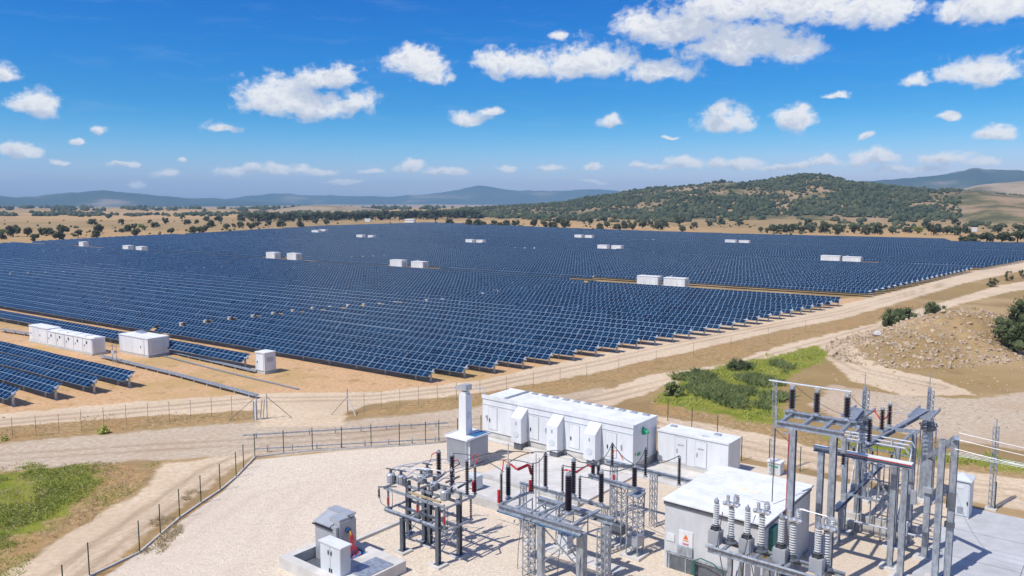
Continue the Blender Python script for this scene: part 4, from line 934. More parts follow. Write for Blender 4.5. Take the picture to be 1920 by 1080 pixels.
for x in (-45.1, -38.6, -34.6, -31.3): MB().box((x - (E0 + E1) / 2 + .1, -.12, 2.05), (.14, .2, .2)).build('wall_lamp', 'lightgrey', t)
o = MB(); o.cyl((hw, 1.6, 3.02), (hw + .18, 1.6, 3.02), .3, .26, n=12); o.cyl((hw + .18, 1.6, 3.02), (hw + .45, 1.6, 2.98), .13, n=10); o.box((hw + .03, 1.45, 3.25), (.05, .14, .3)); o.build('alarm_horn', 'green', t)
MB().box((hw + .02, 2.3, 2.0), (.03, .04, 2.2)).build('conduit', 'galv', t)
MB().box((hw + .02, .9, 1.35), (.03, .5, .25)).build('sign', 'green', t)
MB().box((hw + .02, .35, 1.45), (.03, .12, .12)).build('warning_light', 'red', t)
o = MB(); o.tube([(-hw, .4, 3.85), (-hw - .5, .5, 4.35), (-hw - 1.2, .4, 4.3)], .05, 6); o.build('vent_hose', 'galv', t)

# second container
t = sub('container', 'small white container with two doors right of the long white building', 'container', -26.75, 55.8)
MB().box((0, 1.15, 1.6), (5.95, 2.3, 2.3)).build('wall', 'white', t); MB().box((0, 1.15, .22), (5.9, 2.25, .45)).build('plinth', 'concretelight', t)
o = MB(); o.box((0, 1.15, 2.8), (6.05, 2.42, .1)).box((0, -.04, 2.85), (6.05, .06, .14)); o.build('roof', 'roofwhite', t)
for x in (-.95, .75): d = cab_door(t, x, 0, .55, .95, 2.0, handle=False); MB().box((x - .3, -.07, 1.5), (.07, .08, .3)).box((x, -.05, 2.0), (.5, .03, .08)).build('handle', 'grey', d)
for x in (-2.4, 1.4): MB().box((x, 1.6, 2.9), (.5, .35, .12)).build('roof_vent', 'grey', t)
MB().tube([(.5, .6, 2.86), (.8, .5, 3.0), (1.2, .6, 2.86)], .04).build('lifting_eye', 'alum', t)

# auxiliary transformer with corrugated tank and square stack
t = sub('transformer', 'grey corrugated transformer with a tall square stack beside the long white building', 'transformer', -42.0, 45.3)
o = MB(); o.box((0, 1.4, 1.2), (2.1, 2.4, 2.1))
for q in range(19): o.box((-1.0 + q * .111, 0.12, 1.2), (.03, .24, 1.95))
for q in range(20): o.box((1.1, .3 + q * .115, 1.2), (.24, .03, 1.95))
o.build('tank', 'white', t)
o = MB(); o.box((0, 1.4, 2.3), (2.5, 2.9, .1)); o.box((0, 0, 2.33), (2.5, .08, .16)).box((1.22, 1.4, 2.33), (.08, 2.9, .16)).box((-1.22, 1.4, 2.33), (.08, 2.9, .16)); o.build('lid', 'roofwhite', t)
MB().box((.75, 1.9, 2.37), (.8, 1.6, .04)).build('lid_sheet', 'blue', t)
o = MB(); o.box((-.1, 1.25, 4.0), (.78, .78, 3.3), taper=.92); k = o.build('stack', 'white', t)
MB().box((-.1, 1.25, 5.75), (.5, .5, .25)).cyl((.05, 1.3, 5.8), (.05, 1.3, 6.3), .13).build('stack_neck', 'lightgrey', k)
o = MB(); o.add([(-.95, .9, 6.0), (.3, .9, 6.0), (.3, 1.6, 6.0), (-.95, 1.6, 6.0), (-.2, .9, 6.45), (.3, .9, 6.45), (.3, 1.6, 6.45), (-.2, 1.6, 6.45), (-.95, .9, 6.22), (-.95, 1.6, 6.22)], [(0, 1, 5, 4, 8), (3, 9, 7, 6, 2), (1, 2, 6, 5), (4, 5, 6, 7), (8, 4, 7, 9), (0, 8, 9, 3), (3, 2, 1, 0)]); o.build('stack_cap', 'grey', k)
MB().box((.3, 1.25, 3.9), (.04, .3, .5)).build('plate', 'lightgrey', k)
MB().box((0, 1.4, .06), (2.6, 3.0, .14)).build('plinth', 'concrete', t)

# grey building with the white roof
B0, B1, BT0, BT1 = -20.75, -14.95, 40.0, 47.4; bw, bd = B1 - B0, BT1 - BT0
t = sub('service_building', 'grey metal service building with a flat white roof among the gantries', 'building', (B0 + B1) / 2, BT0)
MB().box((0, bd / 2, 1.85), (bw, bd, 3.7)).build('wall', 'sheet', t)
o = MB(); o.box((0, bd / 2, 3.84), (bw + .12, bd + .12, .26), mi=0); o.build('fascia', 'galvdark', t)
o = MB(); o.box((0, bd / 2, 4.0), (bw + .3, bd + .3, .08))
for q in range(14): o.box((0, .3 + q * .53, 4.045), (bw + .28, .03, .012))
rf = o.build('roof', 'roofwhite', t)
MB().box((.2, 4.2, 4.052), (1.6, .35, .016)).build('rust_stain', MT.setdefault('stain', mat('rust_stain', (.72, .55, .3, 1), .8, 0, .35, 3, col2=(.8, .78, .74, 1))), rf)
o = MB(); o.box((-bw / 2 + 1.35, -.03, 2.0), (.85, .05, .9)); sg = o.build('warning_sign', 'roofwhite', t)
o = MB(); o.add([(-bw / 2 + 1.2, -.062, 1.98), (-bw / 2 + 1.52, -.062, 1.98), (-bw / 2 + 1.36, -.062, 2.28)], [(0, 1, 2)]); o.box((-bw / 2 + 1.36, -.06, 1.9), (.34, .01, .05)); o.build('warning_triangle', 'orange', sg)
MB().box((-bw / 2 + 1.36, -.06, 1.72), (.4, .01, .03)).box((-bw / 2 + 1.36, -.06, 1.66), (.32, .01, .03)).build('sign_lines', 'red', sg)
MB().box((-bw / 2 + .4, -.03, 1.85), (.5, .04, .45)).build('notice_plate', 'roofwhite', t)
MB().box((-bw / 2 + 1.35, -.09, 1.3), (.9, .16, .55)).build('letter_box', 'galv', t)
o = MB(); o.box((-bw / 2 + 2.0, -.03, .45), (3.6, .05, .9), mi=0); o.box((-bw / 2 + .35, -.05, .5), (.1, .08, 1.0), mi=1).box((-bw / 2 + 2.0, -.05, .94), (3.7, .1, .12), mi=1).box((-bw / 2 + 1.4, -.06, .4), (.08, .08, .9), mi=1); o.build('shutter', ['galvdark', 'galv'], t)
for q in range(1, 4): pass
MB().tube([(-bw / 2 + 2.0, -.3, .2), (-bw / 2 + 2.0, -.3, 1.0), (-bw / 2 + 2.5, -.5, 1.35), (-bw / 2 + 3.3, -.6, 1.3), (-bw / 2 + 3.9, -.5, .8)], .035).cyl((-bw / 2 + 2.0, -.3, .2), (-bw / 2 + 2.0, -.3, .9), .12).build('cable_loop', MT.setdefault('greencable', mat('green_cable', (.03, .12, .1, 1), .5)), t)
MB().box((bw / 2 + .14, 1.2, 2.9), (.22, .9, 1.3)).build('switch_box', MT.setdefault('tealbox', mat('teal_paint', (.05, .25, .22, 1), .5)), t)
MB().box((bw / 2 + .1, .3, 2.3), (.14, .3, .35)).build('fuse_box', 'yellow', t)

# cabinets by the right fence
t = sub('cabinet', 'tall pale grey cabinet with a pitched roof beside the concrete slab at the right', 'cabinet', -8.7, 58.35)
MB().box((0, .72, 1.36), (1.1, 1.35, 2.5)).build('wall', 'lightgrey', t)
o = MB(); o.add([(-.66, -.08, 2.62), (.66, -.08, 2.62), (.66, 1.52, 2.62), (-.66, 1.52, 2.62), (-.66, -.08, 2.7), (.66, -.08, 2.7), (.66, 1.52, 2.7), (-.66, 1.52, 2.7), (-.0, .72, 3.02)], [(3, 2, 1, 0), (0, 1, 5, 4), (1, 2, 6, 5), (2, 3, 7, 6), (3, 0, 4, 7), (4, 5, 8), (5, 6, 8), (6, 7, 8), (7, 4, 8)]); o.build('roof', 'lightgrey', t)
d = MB().box((0, .02, 1.4), (.98, .06, 2.2)).build('door', 'lightgrey', t); MB().box((-.42, -.04, 1.35), (.06, .08, .28)).box((.45, -.04, 1.2), (.06, .07, .2)).build('handle', 'dark', d)
o = MB()
for q in range(7): o.box((.05, -.02, .45 + q * .07), (.36, .03, .03))
o.build('vent_grille', 'grey', d); MB().box((.0, -.02, 2.25), (.4, .03, .22)).build('name_plate', 'white', d)
MB().box((0, .72, .06), (1.2, 1.4, .16)).build('plinth', 'concrete', t)
t = sub('cabinet', 'low pale cabinet with a greenish notice behind the white roofed building', 'cabinet', -21.5, 59.15)
MB().box((0, .4, .5), (1.0, .75, .95)).build('wall', 'lightgrey', t); MB().box((0, .4, 1.02), (1.15, .9, .1)).build('lid', 'roofwhite', t)
o = MB(); o.box((-.25, .01, .72), (.3, .03, .1)).box((.2, .01, .68), (.25, .03, .12)); o.build('notice', 'green', t)

# control unit in the concrete basin at the bottom
PA, PB = -44.6, -33.0; T0, T1 = 27.0, 34.6
bs, bt = -34.9, 28.0; hw, hd = 3.05, 2.1
t = sub('concrete_basin', 'open concrete basin with a dark floor around the grey control unit', 'basin', bs, bt)
o = MB(); wl = .55
o.box((0, -hd + wl / 2, .3), (2 * hw, wl, .75)).box((0, hd - wl / 2, .3), (2 * hw, wl, .75)).box((-hw + wl / 2, 0, .3), (wl, 2 * hd - 2 * wl - .01, .75)).box((hw - 1.25, 0, .3), (2.5, 2 * hd - 2 * wl - .01, .75)); o.build('rim', 'concretelight', t)
MB().box((-.62, 0, .03), (2 * hw - wl - 1.75, 2 * hd - 2 * wl, .06)).build('basin_floor', 'galvdark', t)
o = MB(); o.box((hw - .9, .2, .70), (1.5, 2.2, .05)); o.build('cover_plate', 'galv', t)
cs, ct = -39.9, 31.0
cp = A(610, 1020, .3)
t = sub('control_unit', 'grey metal control unit with a sloping hood standing in the concrete basin', 'control unit', -36.25, 28.65); t.scale = (.92, .92, .74)
o = MB(); o.box((-.05, 0, 1.65), (2.1, 1.5, 3.1)); o.build('wall', 'grey', t)
o = MB(); o.add([(-1.12, -.84, 3.12), (.5, -.84, 3.12), (.5, .35, 3.62), (-1.12, .35, 3.62), (-1.12, -.84, 3.22), (.5, -.84, 3.22), (.5, .35, 3.75), (-1.12, .35, 3.75)], [(3, 2, 1, 0), (4, 5, 6, 7), (0, 1, 5, 4), (1, 2, 6, 5), (2, 3, 7, 6), (3, 0, 4, 7)]); o.build('hood', 'grey', t)
o = MB(); o.box((.55, .12, 3.45), (.95, 1.25, .55)).box((-.1, .6, 3.76), (2.0, .7, .1)).box((.75, .12, 1.9), (.7, 1.3, 3.2)); o.build('side_housing', 'grey', t)
o = MB(); o.box((-.3, -.82, 2.95), (1.9, .12, .08)).box((-.1, .30, 3.72), (1.9, .06, .1)).box((.95, .30, 3.74), (.9, .06, .05)); o.build('shade_strip', 'dark', t)  # solid dark strips stand in for shade under the hood and roof plates
MB().cyl((1.12, .1, 2.75), (1.22, .1, 2.75), .2, n=12).build('cable_gland', 'blue', t)
o = MB()
for k in range(4): o.tube([(1.2, .1 + .05 * k, 2.7), (1.45, .0 + .08 * k, 2.3), (1.6 + .05 * k, -.1 + .12 * k, 1.3), (1.9 + .1 * k, -.2 + .2 * k, .55), (2.5 + .15 * k, -.4 + .28 * k, .35)], .028)
o.build('cable', 'red', t)
o = MB(); o.tube([(1.2, .15, 2.72), (1.36, .12, 2.5), (1.42, .1, 2.1)], .05); o.build('yellow_cable', 'yellow', t)
o = MB()
for k in range(3): o.tube([(2.3, -.2 + .3 * k, .35), (2.4, .1 + .3 * k, .85), (2.7, .0 + .3 * k, .8), (2.95, -.3 + .3 * k, .3)], .05)
o.build('orange_cable', 'orange', t)
t = sub('tarpaulin', 'crumpled blue sheet lying in the basin behind the red cables', 'tarpaulin', -34.6, 29.0); t.scale = (.75, .75, .8); o = MB()
vs = []; r = random.Random(3)
for j in range(7):
    for i in range(9): vs.append((-.9 + i * .24 + r.uniform(-.04, .04), -.6 + j * .2, .35 + .45 * (j / 6) + r.uniform(-.08, .08)))
o.add(vs, [(j * 9 + i, j * 9 + i + 1, j * 9 + i + 10, j * 9 + i + 9) for j in range(6) for i in range(8)]); ob = o.build('sheet', 'blue', t); ob.modifiers.new('thickness', 'SOLIDIFY').thickness = .02
t = sub('cabinet', 'pale grey two door cabinet in front of the control unit at the bottom edge', 'cabinet', -34.0, 26.82); t.scale = (1, .8, .83)
MB().box((0, 0, 1.35), (1.75, .85, 2.7)).build('wall', 'lightgrey', t); MB().box((0, 0, 2.75), (1.9, 1.0, .12)).build('lid', 'white', t)
for q in (-.43, .43): d = MB().box((q, -.44, 1.35), (.82, .05, 2.45)).build('door', 'lightgrey', t); MB().box((q * .2 + (.04 if q > 0 else -.04), -.49, 2.2), (.05, .07, .28)).box((q * .2 + .04, -.49, 1.0), (.05, .07, .25)).build('handle', 'dark', d)
# ------------------------------------------------------------------ insulators and steelwork
def sheds(r, h, n, core=.4):
    """profile of a ribbed porcelain body"""
    pr = [(r * core, 0)]
    for k in range(n):
        z = h * (k + .12) / n; dz = h / n
        pr += [(r * core, z), (r, z + dz * .28), (r * .97, z + dz * .40), (r * core, z + dz * .62)]
    pr.append((r * core, h)); return pr
def insulator(parent, b, h, r=.13, m='brown', n=None, cap=.16, flange=.12, lean=None):
    """porcelain body on a cast foot with a metal cap: body is the part, foot and cap its sub-parts"""
    b = Vector(b); n = n or max(5, int(h / .125)); o = MB(); o.lathe(sheds(r, h - cap - flange, n), b + Vector((0, 0, flange)), 12)
    body = o.build('insulator', m, parent); o = MB()
    o.lathe([(r * 1.25, 0), (r * 1.25, flange * .3), (r * .75, flange * .4), (r * .7, flange)], b, 10); o.build('foot', 'galv', body); o = MB()
    o.lathe([(r * .72, 0), (r * .8, cap * .25), (r * .8, cap * .6), (r * .4, cap * .7), (r * .35, cap), (r * .1, cap * 1.25)], b + Vector((0, 0, h - cap)), 10); o.build('cap', 'galv', body)
    return body
def insP(L, parent, px, yb, yt, z, r=.13, m='brown', **k):
    b = A(px, yb, z); h = zt(b.x, b.y, yt) - z; insulator(parent, L(b.x, b.y, z), h, r, m, **k); return b.x, b.y, z + h
def hpost(parent, p, z1, w=.24, m='galv', pad=True, name='post'):
    o = MB(); o.hbeam((p[0], p[1], .12), (p[0], p[1], z1), w, w, .035); o.box((p[0], p[1], .11), (w * 1.8, w * 1.8, .04)); q = o.build(name, m, parent)
    if pad: MB().box((p[0], p[1], .053), (w * 3.4, w * 3.4, .14)).build('footing', 'concretelight', q)
    return q
def lattice(parent, p, z0, z1, w, bay=.5, chord=.05, name='lattice_column', m='galv', n=4):
    o = MB(); cs = [(p[0] + sx * w / 2, p[1] + sy * w / 2) for sx, sy in ((-1, -1), (1, -1), (1, 1), (-1, 1))][:n]
    for c in cs: o.bar((*c, z0), (*c, z1), chord)
    k = max(1, round((z1 - z0) / bay)); dz = (z1 - z0) / k
    for j in range(k):
        for i in range(len(cs)):
            a, b = cs[i], cs[(i + 1) % len(cs)]; za, zb = z0 + j * dz, z0 + (j + 1) * dz
            o.bar((*a, za), (*b, zb) if (j + i) % 2 else (*b, zb), chord * .6); o.bar((*a, zb), (*b, zb), chord * .6)
    return o.build(name, m, parent)
def sag(a, b, s, n=9):
    a, b = Vector(a), Vector(b); return [a.lerp(b, k / n) - Vector((0, 0, s * 4 * (k / n) * (1 - k / n))) for k in range(n + 1)]

# concrete apron, low walls, slab, kerbs
def flat(name, label, s0, s1, t0, t1, z0, z1, m='concretelight', cat='slab'):
    t = sub(name, label, cat, (s0 + s1) / 2, (t0 + t1) / 2); MB().box((0, 0, (z0 + z1) / 2), (s1 - s0, t1 - t0, z1 - z0)).build('slab', m, t, bevel=.02); return t
flat('concrete_apron', 'pale concrete apron between the transformer and the gantries', -39.0, -29.6, 40.6, 51.9, -.1, .16)
flat('concrete_walkway', 'concrete walkway along the foot of the long white building', -45.2, -23.6, 51.95, 52.55, -.1, .2)
flat('concrete_apron', 'pale concrete apron under the small white container', -30.0, -23.2, 53.0, 58.6, -.1, .12)
flat('concrete_slab', 'large smooth grey concrete slab in the bottom right corner', -9.25, 10.0, 38.0, 60.9, -.1, .10, 'slab')
sl = next(o for o in bpy.data.objects if o.get('label', '').startswith('large smooth grey concrete')); o = MB()
for q in (-7.0, -2.4, 2.2, 6.8): o.box((0, q, .1), (19.2, .035, .006))
for q in (-4.8, 0, 4.8): o.box((q, 0, .1), (.035, 22.8, .009))
o.build('joint', 'galvdark', sl)
flat('low_wall', 'low concrete wall along the front of the apron', -39.1, -29.5, 40.25, 40.58, -.1, .62, 'concrete', 'wall')
flat('low_wall', 'second low concrete wall crossing the apron behind the disconnector', -39.1, -29.6, 44.2, 44.5, .1, .42, 'concrete', 'wall')
flat('kerb', 'low concrete kerb running from the basin towards the disconnector', -37.4, -37.1, 30.3, 37.5, -.1, .18, 'concretelight', 'kerb')
flat('low_wall', 'long concrete beam between the gantry posts at the right, front one', -14.9, -10.3, 52.2, 52.6, -.1, .5, 'concrete', 'wall')
flat('low_wall', 'long concrete beam between the gantry posts at the right, rear one', -14.9, -10.3, 53.7, 54.1, -.1, .5, 'concrete', 'wall')
flat('cable_trench', 'cable trench with concrete covers left of the grey building', -29.0, -22.2, 37.2, 38.2, -.1, .10, 'concretelight', 'trench')

# ---- disconnector on six legs, left of the middle
L = Loc(-33.0, 32.8); t = sub('disconnector', 'tall steel disconnector frame on six dark legs with brown insulators and grey drive boxes', 'switchgear', -33.0, 32.8)
ZL, ZU = 2.15, 3.55
for (s, q, z) in [(-33.9, 31.8, ZL), (-30.95, 31.8, ZU), (-35.4, 33.75, ZU), (-30.85, 33.5, ZU), (-33.3, 33.5, ZU), (-33.9, 33.65, ZU)]: hpost(t, L(s, q), z, .25, 'galvdark', name='leg')
for nm, z, (s0, s1, t0, t1) in (('lower_frame', ZL, (-35.5, -30.35, 31.95, 34.0)), ('upper_frame', ZU, (-35.6, -30.3, 31.95, 34.2))):
    o = MB()
    for q in (t0, t1, (t0 + t1) / 2): o.bar(L(s0, q, z), L(s1, q, z), .11, .14)
    for s in (s0, s0 + (s1 - s0) * .36, s0 + (s1 - s0) * .7, s1): o.bar(L(s, t0 - .15, z + .07), L(s, t1 + .15, z + .07), .10, .10)
    if z == ZL:
        for s in (s0 + .6, s0 + 2.2, s0 + 3.6): o.cyl(L(s - .5, t0 - .12, z + .16), L(s + 1.1, t0 - .12, z + .16), .08, n=8)
    o.build(nm, 'galv', t)
o = MB(); o.bar(L(-33.6, 32.1, ZU + .16), L(-31.0, 32.1, ZU + .16), .12, .1); o.build('timber_batten', 'wood', t)
for px, yt, yb in ((728, 902, 953), (783, 922, 968), (833, 942, 990)):
    b = A(px, yb, ZL + .1); o = MB(); c = L(b.x, b.y, 0); o.cyl((c.x, c.y, ZL), (c.x, c.y, ZU + .1), .06, n=8).cyl((c.x + .1, c.y, ZL), (c.x + .1, c.y, ZU), .02, n=6); k = o.build('drive_rod', 'galv', t)
    MB().cyl((c.x, c.y, ZL + .35), (c.x, c.y, ZL + .8), .075, n=8).build('red_mark', 'red', k); MB().box((c.x, c.y, ZL + .05), (.35, .3, .2)).build('crank_box', 'galvdark', k)
for px, yb, yt in ((733, 903, 876), (752, 906, 880), (801, 893, 864), (834, 936, 912), (814, 918, 896), (790, 905, 885)):
    b = A(px, yb, ZU + .15); c = L(b.x, b.y, ZU + .12); o = MB(); o.lathe([(.24, 0), (.27, .05), (.27, .5), (.2, .58), (.08, .6)], c, 12); k = o.build('drive_box', 'grey', t)
    o = MB(); o.cyl(c + Vector((0, 0, .6)), c + Vector((0, 0, .82)), .09, n=8).bar(c + Vector((-.4, 0, .8)), c + Vector((.35, .1, .82)), .07).box(c + Vector((.33, 0, .3)), (.14, .2, .35)); o.build('terminal', 'galvdark', k)
TOPS = {}
for nm, (px, yb, yt, r) in dict(a=(823, 893, 843, .17), b=(848, 908, 849, .17), c=(847, 926, 877, .10), d=(876, 930, 859, .13), e=(891, 926, 870, .10)).items():
    TOPS[nm] = insP(L, t, px, yb, yt, ZU + .15, r, cap=.2)
for s_, q_, z_, h_ in ((-35.95, 31.8, ZU - .62, .6), (-33.7, 33.9, ZL + .1, 1.3), (-30.36, 34.0, ZL + .1, 1.35)): insulator(t, L(s_, q_, z_), h_, .085, cap=.1, flange=.08)
o = MB(); o.bar(L(-36.0, 31.8, ZU + .02), L(-34.6, 32.0, ZU + .3), .07).tube([L(-35.95, 31.8, ZU - .6), L(-35.8, 31.85, ZU - 1.0), L(-35.3, 31.95, ZU - 1.2), L(-35.2, 31.95, ZL + .3)], .02); o.build('link_arm', 'galvdark', t)
def loops(parent, pts, name='red_cable', m='red', r=.035): o = MB(); o.tube(pts, r, 6); return o.build(name, m, parent)
def Lz(L, px, py, z): b = A(px, py, z); return L(b.x, b.y, z)
loops(t, [Lz(L, 806, 866, 4.4), Lz(L, 810, 852, 4.9), Lz(L, 818, 848, 5.0), Lz(L, 822, 852, 4.9)])
loops(t, [Lz(L, 845, 876, 4.8), Lz(L, 848, 866, 5.0), Lz(L, 858, 862, 5.1), Lz(L, 862, 870, 4.9), Lz(L, 852, 876, 4.8)])
loops(t, [Lz(L, 888, 866, 4.8), Lz(L, 886, 856, 5.0), Lz(L, 893, 852, 5.1), Lz(L, 897, 860, 5.0), Lz(L, 892, 870, 4.8)])
b = A(889, 920, ZU + .3); c = L(b.x, b.y, 0); MB().cyl((c.x, c.y, ZU + .25), (c.x, c.y, ZU + .85), .14, n=10).build('red_sleeve', 'red', t)
o = MB()
for p, q in (((735, 878), (805, 868)), ((755, 882), (823, 860)), ((755, 880), (830, 884)), ((800, 868), (846, 862)), ((815, 898), (870, 875)), ((740, 880), (800, 898)), ((820, 905), (880, 878))):
    o.tube(sag(Lz(L, *p, 4.35), Lz(L, *q, 4.45), -.12), .03, 6)
o.build('busbar', 'alum', t)
o = MB()
for p, q in (((812, 905), (836, 885)), ((835, 905), (862, 893)), ((858, 915), (885, 900))): o.bar(Lz(L, *p, 3.95), Lz(L, *q, 4.3), .1)
o.build('switch_arm', 'galvdark', t)
b = A(866, 912, .9); c = L(b.x, b.y, 0)
t2 = sub('control_box', 'small grey drive box standing behind the disconnector on the apron', 'control box', -37.3, 42.2)
MB().box((0, 0, .75), (.95, .7, .95)).build('box', 'lightgrey', t2); MB().box((0, 0, .18), (.2, .2, .3)).build('foot', 'galv', t2); MB().cyl((0, -.36, .8), (0, -.4, .8), .26, n=14).build('dial_cover', 'grey', t2)

# ---- middle gantry: two beams on square and lattice columns
ZB = 3.5; L = Loc(-25.2, 34.8); t = sub('insulator_gantry', 'low steel gantry in the middle with two parallel beams, lattice columns and tall brown insulators', 'switchgear', -25.2, 34.8)
for (s, q, w) in ((-25.25, 34.1, .34), (-22.95, 34.7, .44), (-22.4, 36.4, .36)):
    o = MB(); c = L(s, q, 0); o.box((c.x, c.y, ZB / 2 - .15), (w, w, ZB - .3)); k = o.build('column', 'galv', t, bevel=.02); MB().box((c.x, c.y, .05), (w * 2.4, w * 2.4, .2)).build('footing', 'concretelight', k)
for (s, q) in ((-26.1, 34.1), (-21.95, 35.3)): lattice(t, L(s, q), 0, ZB - .1, .5, .45, .05)
for nm, t0, s0, s1, blue in (('beam', 34.1, -28.3, -22.6, True), ('beam', 36.4, -27.2, -22.0, False)):
    o = MB(); o.hbeam(L(s0, t0, ZB), L(s1, t0, ZB), .34, .36, .04); k = o.build(nm, 'galv', t)
    for q in range(8): pass
    if blue: MB().bar(L(s0 + .02, t0 - .02, ZB - .21), L(s1, t0 - .02, ZB - .21), .36, .05).build('blue_underside', 'blue', k)  # blue strip along the underside of the front beam
o = MB(); o.bar(L(-28.1, 34.1, ZB + .24), L(-27.9, 36.8, ZB + .24), .16, .1).bar(L(-25.5, 34.1, ZB + .24), L(-25.3, 36.6, ZB + .24), .14, .1).bar(L(-23.2, 34.3, ZB + .24), L(-23.2, 36.8, ZB + .24), .2, .1)
o.bar(L(-27.2, 34.3, ZB + .25), L(-23.4, 34.3, ZB + .25), .06).bar(L(-27.2, 34.45, ZB + .25), L(-23.4, 34.45, ZB + .25), .06); o.build('cross_member', 'galv', t)
MT_ = {}
for nm, (px, yb, yt, r) in dict(i1=(953, 935, 868, .16), i3=(1065.5, 964, 884, .2), i4=(1075, 931, 858, .16), i5=(1127, 948, 880, .16)).items(): MT_[nm] = insP(L, t, px, yb, yt, ZB + .25, r, cap=.24, flange=.24)
for nm, (px, yb, yt) in dict(t1=(940, 944, 884), t2=(998.5, 925, 868), t4=(1087, 938, 892)).items():
    q = MT_[nm] = insP(L, t, px, yb, yt, ZB + .15, .10, cap=.16)
for nm, fr in (('t1', .0), ('t2', .0)):
    q = MT_[nm]; o = MB(); c = L(q[0], q[1], 0); o.cyl((c.x - .12, c.y - .08, ZB + .2), (c.x - .12, c.y - .08, ZB + .95), .09, n=8); o.build('red_sleeve', 'red', t)
def tip(nm): q = MT_[nm]; return L(*q)
for k in range(3):
    d = Vector((0, .12 * k, -.06 * k)); loops(t, [tip('i1') + d, tip('i1') + Vector((.5, .1, -.3)) + d, tip('t2') + Vector((-.3, -.1, -.1)) + d, tip('t2') + Vector((-.15, 0, -.75)) + d])
loops(t, [tip('i1'), tip('i1') + Vector((-.35, 0, .1)), tip('t1') + Vector((.1, 0, .15)), tip('t1') + Vector((0, 0, -.1))])
o = MB(); o.cyl(tip('i1'), tip('i1') + Vector((0, 0, 1.15)), .035, n=6); o.build('lightning_rod', 'alum', t)

# ---- rear rail with four insulators, on posts at the edge of the apron
L = Loc(-27.5, 39.0); t = sub('busbar_support', 'slim steel rail on thin posts behind the middle gantry carrying brown insulators and red leads', 'switchgear', -27.5, 39.0)
o = MB(); o.hbeam(L(-30.6, 39.0, 3.0), L(-23.9, 39.0, 3.0), .16, .2, .03); o.build('rail', 'galv', t)
for s in (-30.3, -27.5, -24.2): lattice(t, L(s, 39.0), 0, 2.9, .28, .5, .04)
for nm, (px, yb, yt, r) in dict(i2=(1022.7, 915, 848, .15), t3=(1054.6, 924, 872, .1), i6=(1111.8, 897, 862, .15)).items(): MT_[nm] = insP(L, t, px, yb, yt, 3.12, r, cap=.2, flange=.16)
for k in range(3): loops(t, [L(*MT_['t3']) + Vector((.1, .1 * k, -.3)), L(*MT_['t3']) + Vector((.9, .1 * k, -.25 - .05 * k)), L(*MT_['i6']) + Vector((-.5, .1 * k, -.5)), L(*MT_['i6']) + Vector((-.1, .1 * k, -.5))])
o = MB(); c = A(1005, 905, 3.1); c = L(c.x, c.y, 0)
o.cyl((c.x, c.y, 0), (c.x, c.y, 5.0), .03, n=6).cyl((c.x + .25, c.y, 0), (c.x + .25, c.y, 4.8), .03, n=6); o.build('conduit', 'galv', t)

# ---- right middle: long beam on two lattice pedestals
L = Loc(-23.2, 40.3); t = sub('lattice_pedestal', 'pair of lattice pedestals with a steel beam and brown insulators beside the grey building', 'switchgear', -23.2, 40.3)
for (s, q, z) in ((-22.75, 40.1, 3.75), (-24.35, 40.9, 3.75)):
    k = lattice(t, L(s, q), .1, z, .75, .6, .06); c = L(s, q, 0)
    MB().box((c.x, c.y, .02), (1.3, 1.3, .3)).build('footing', 'concretelight', k); MB().box((c.x, c.y, 1.0), (.8, .8, .5)).build('mechanism_box', 'galvdark' if s < -23 else 'grey', k)
    MB().box((c.x, c.y, z + .03), (.85, .85, .08)).build('head_plate', 'galv', k)
o = MB(); o.hbeam(L(-26.4, 40.6, 3.98), L(-22.3, 40.4, 3.98), .22, .26, .03); o.build('beam', 'galv', t)
MT_['i7'] = insP(L, t, 1189.4, 918, 870, 4.12, .16, cap=.2, flange=.22); MT_['i11'] = insP(L, t, 1122, 893, 866, 4.12, .13, cap=.2)
L = Loc(-23.0, 44.6); t = sub('insulator_gantry', 'thin rear gantry before the white container with three slender brown insulators', 'switchgear', -23.0, 44.6)
o = MB(); o.hbeam(L(-27.6, 44.6, 3.6), L(-21.2, 44.6, 3.6), .2, .24, .03); o.build('beam', 'galv', t)
for s in (-27.0, -24.0): lattice(t, L(s, 44.6), .05, 3.5, .35, .5, .045)
hpost(t, L(-21.6, 44.6), 3.5, .2)
for nm, (px, yb, yt) in dict(i8=(1147.7, 876, 830), i9=(1210, 894, 838), i10=(1273, 909, 854)).items(): MT_[nm] = insP(L, t, px, yb, yt, 3.72, .12, cap=.16)
loops(t, [L(*MT_['i8']) + Vector((0, 0, -.9)), L(*MT_['i8']) + Vector((.15, -.1, -.5)), L(*MT_['i8']) + Vector((.5, -.1, -.4)), L(*MT_['i8']) + Vector((.9, -.1, -.95))], 'orange_cable', 'orange')
b = A(1151, 885, 3.6); c = L(b.x, b.y, 0); MB().cyl((c.x, c.y, 2.6), (c.x, c.y, 3.4), .08, n=8).build('red_sleeve', 'red', t)
t = sub('measuring_box', 'small grey measuring box with a bluish lid on a concrete block behind the middle gantry', 'control box', *A(1060, 1034, 0)[:2])
MB().box((0, 0, .15), (1.0, 1.0, .4)).build('plinth', 'concretelight', t); MB().box((0, 0, .72), (.75, .7, .75), taper=.85).build('box', 'lightgrey', t); MB().box((0, 0, 1.13), (.5, .5, .1)).cyl((0, 0, 1.1), (0, 0, 1.5), .03, n=6).build('lid', 'galv', t)

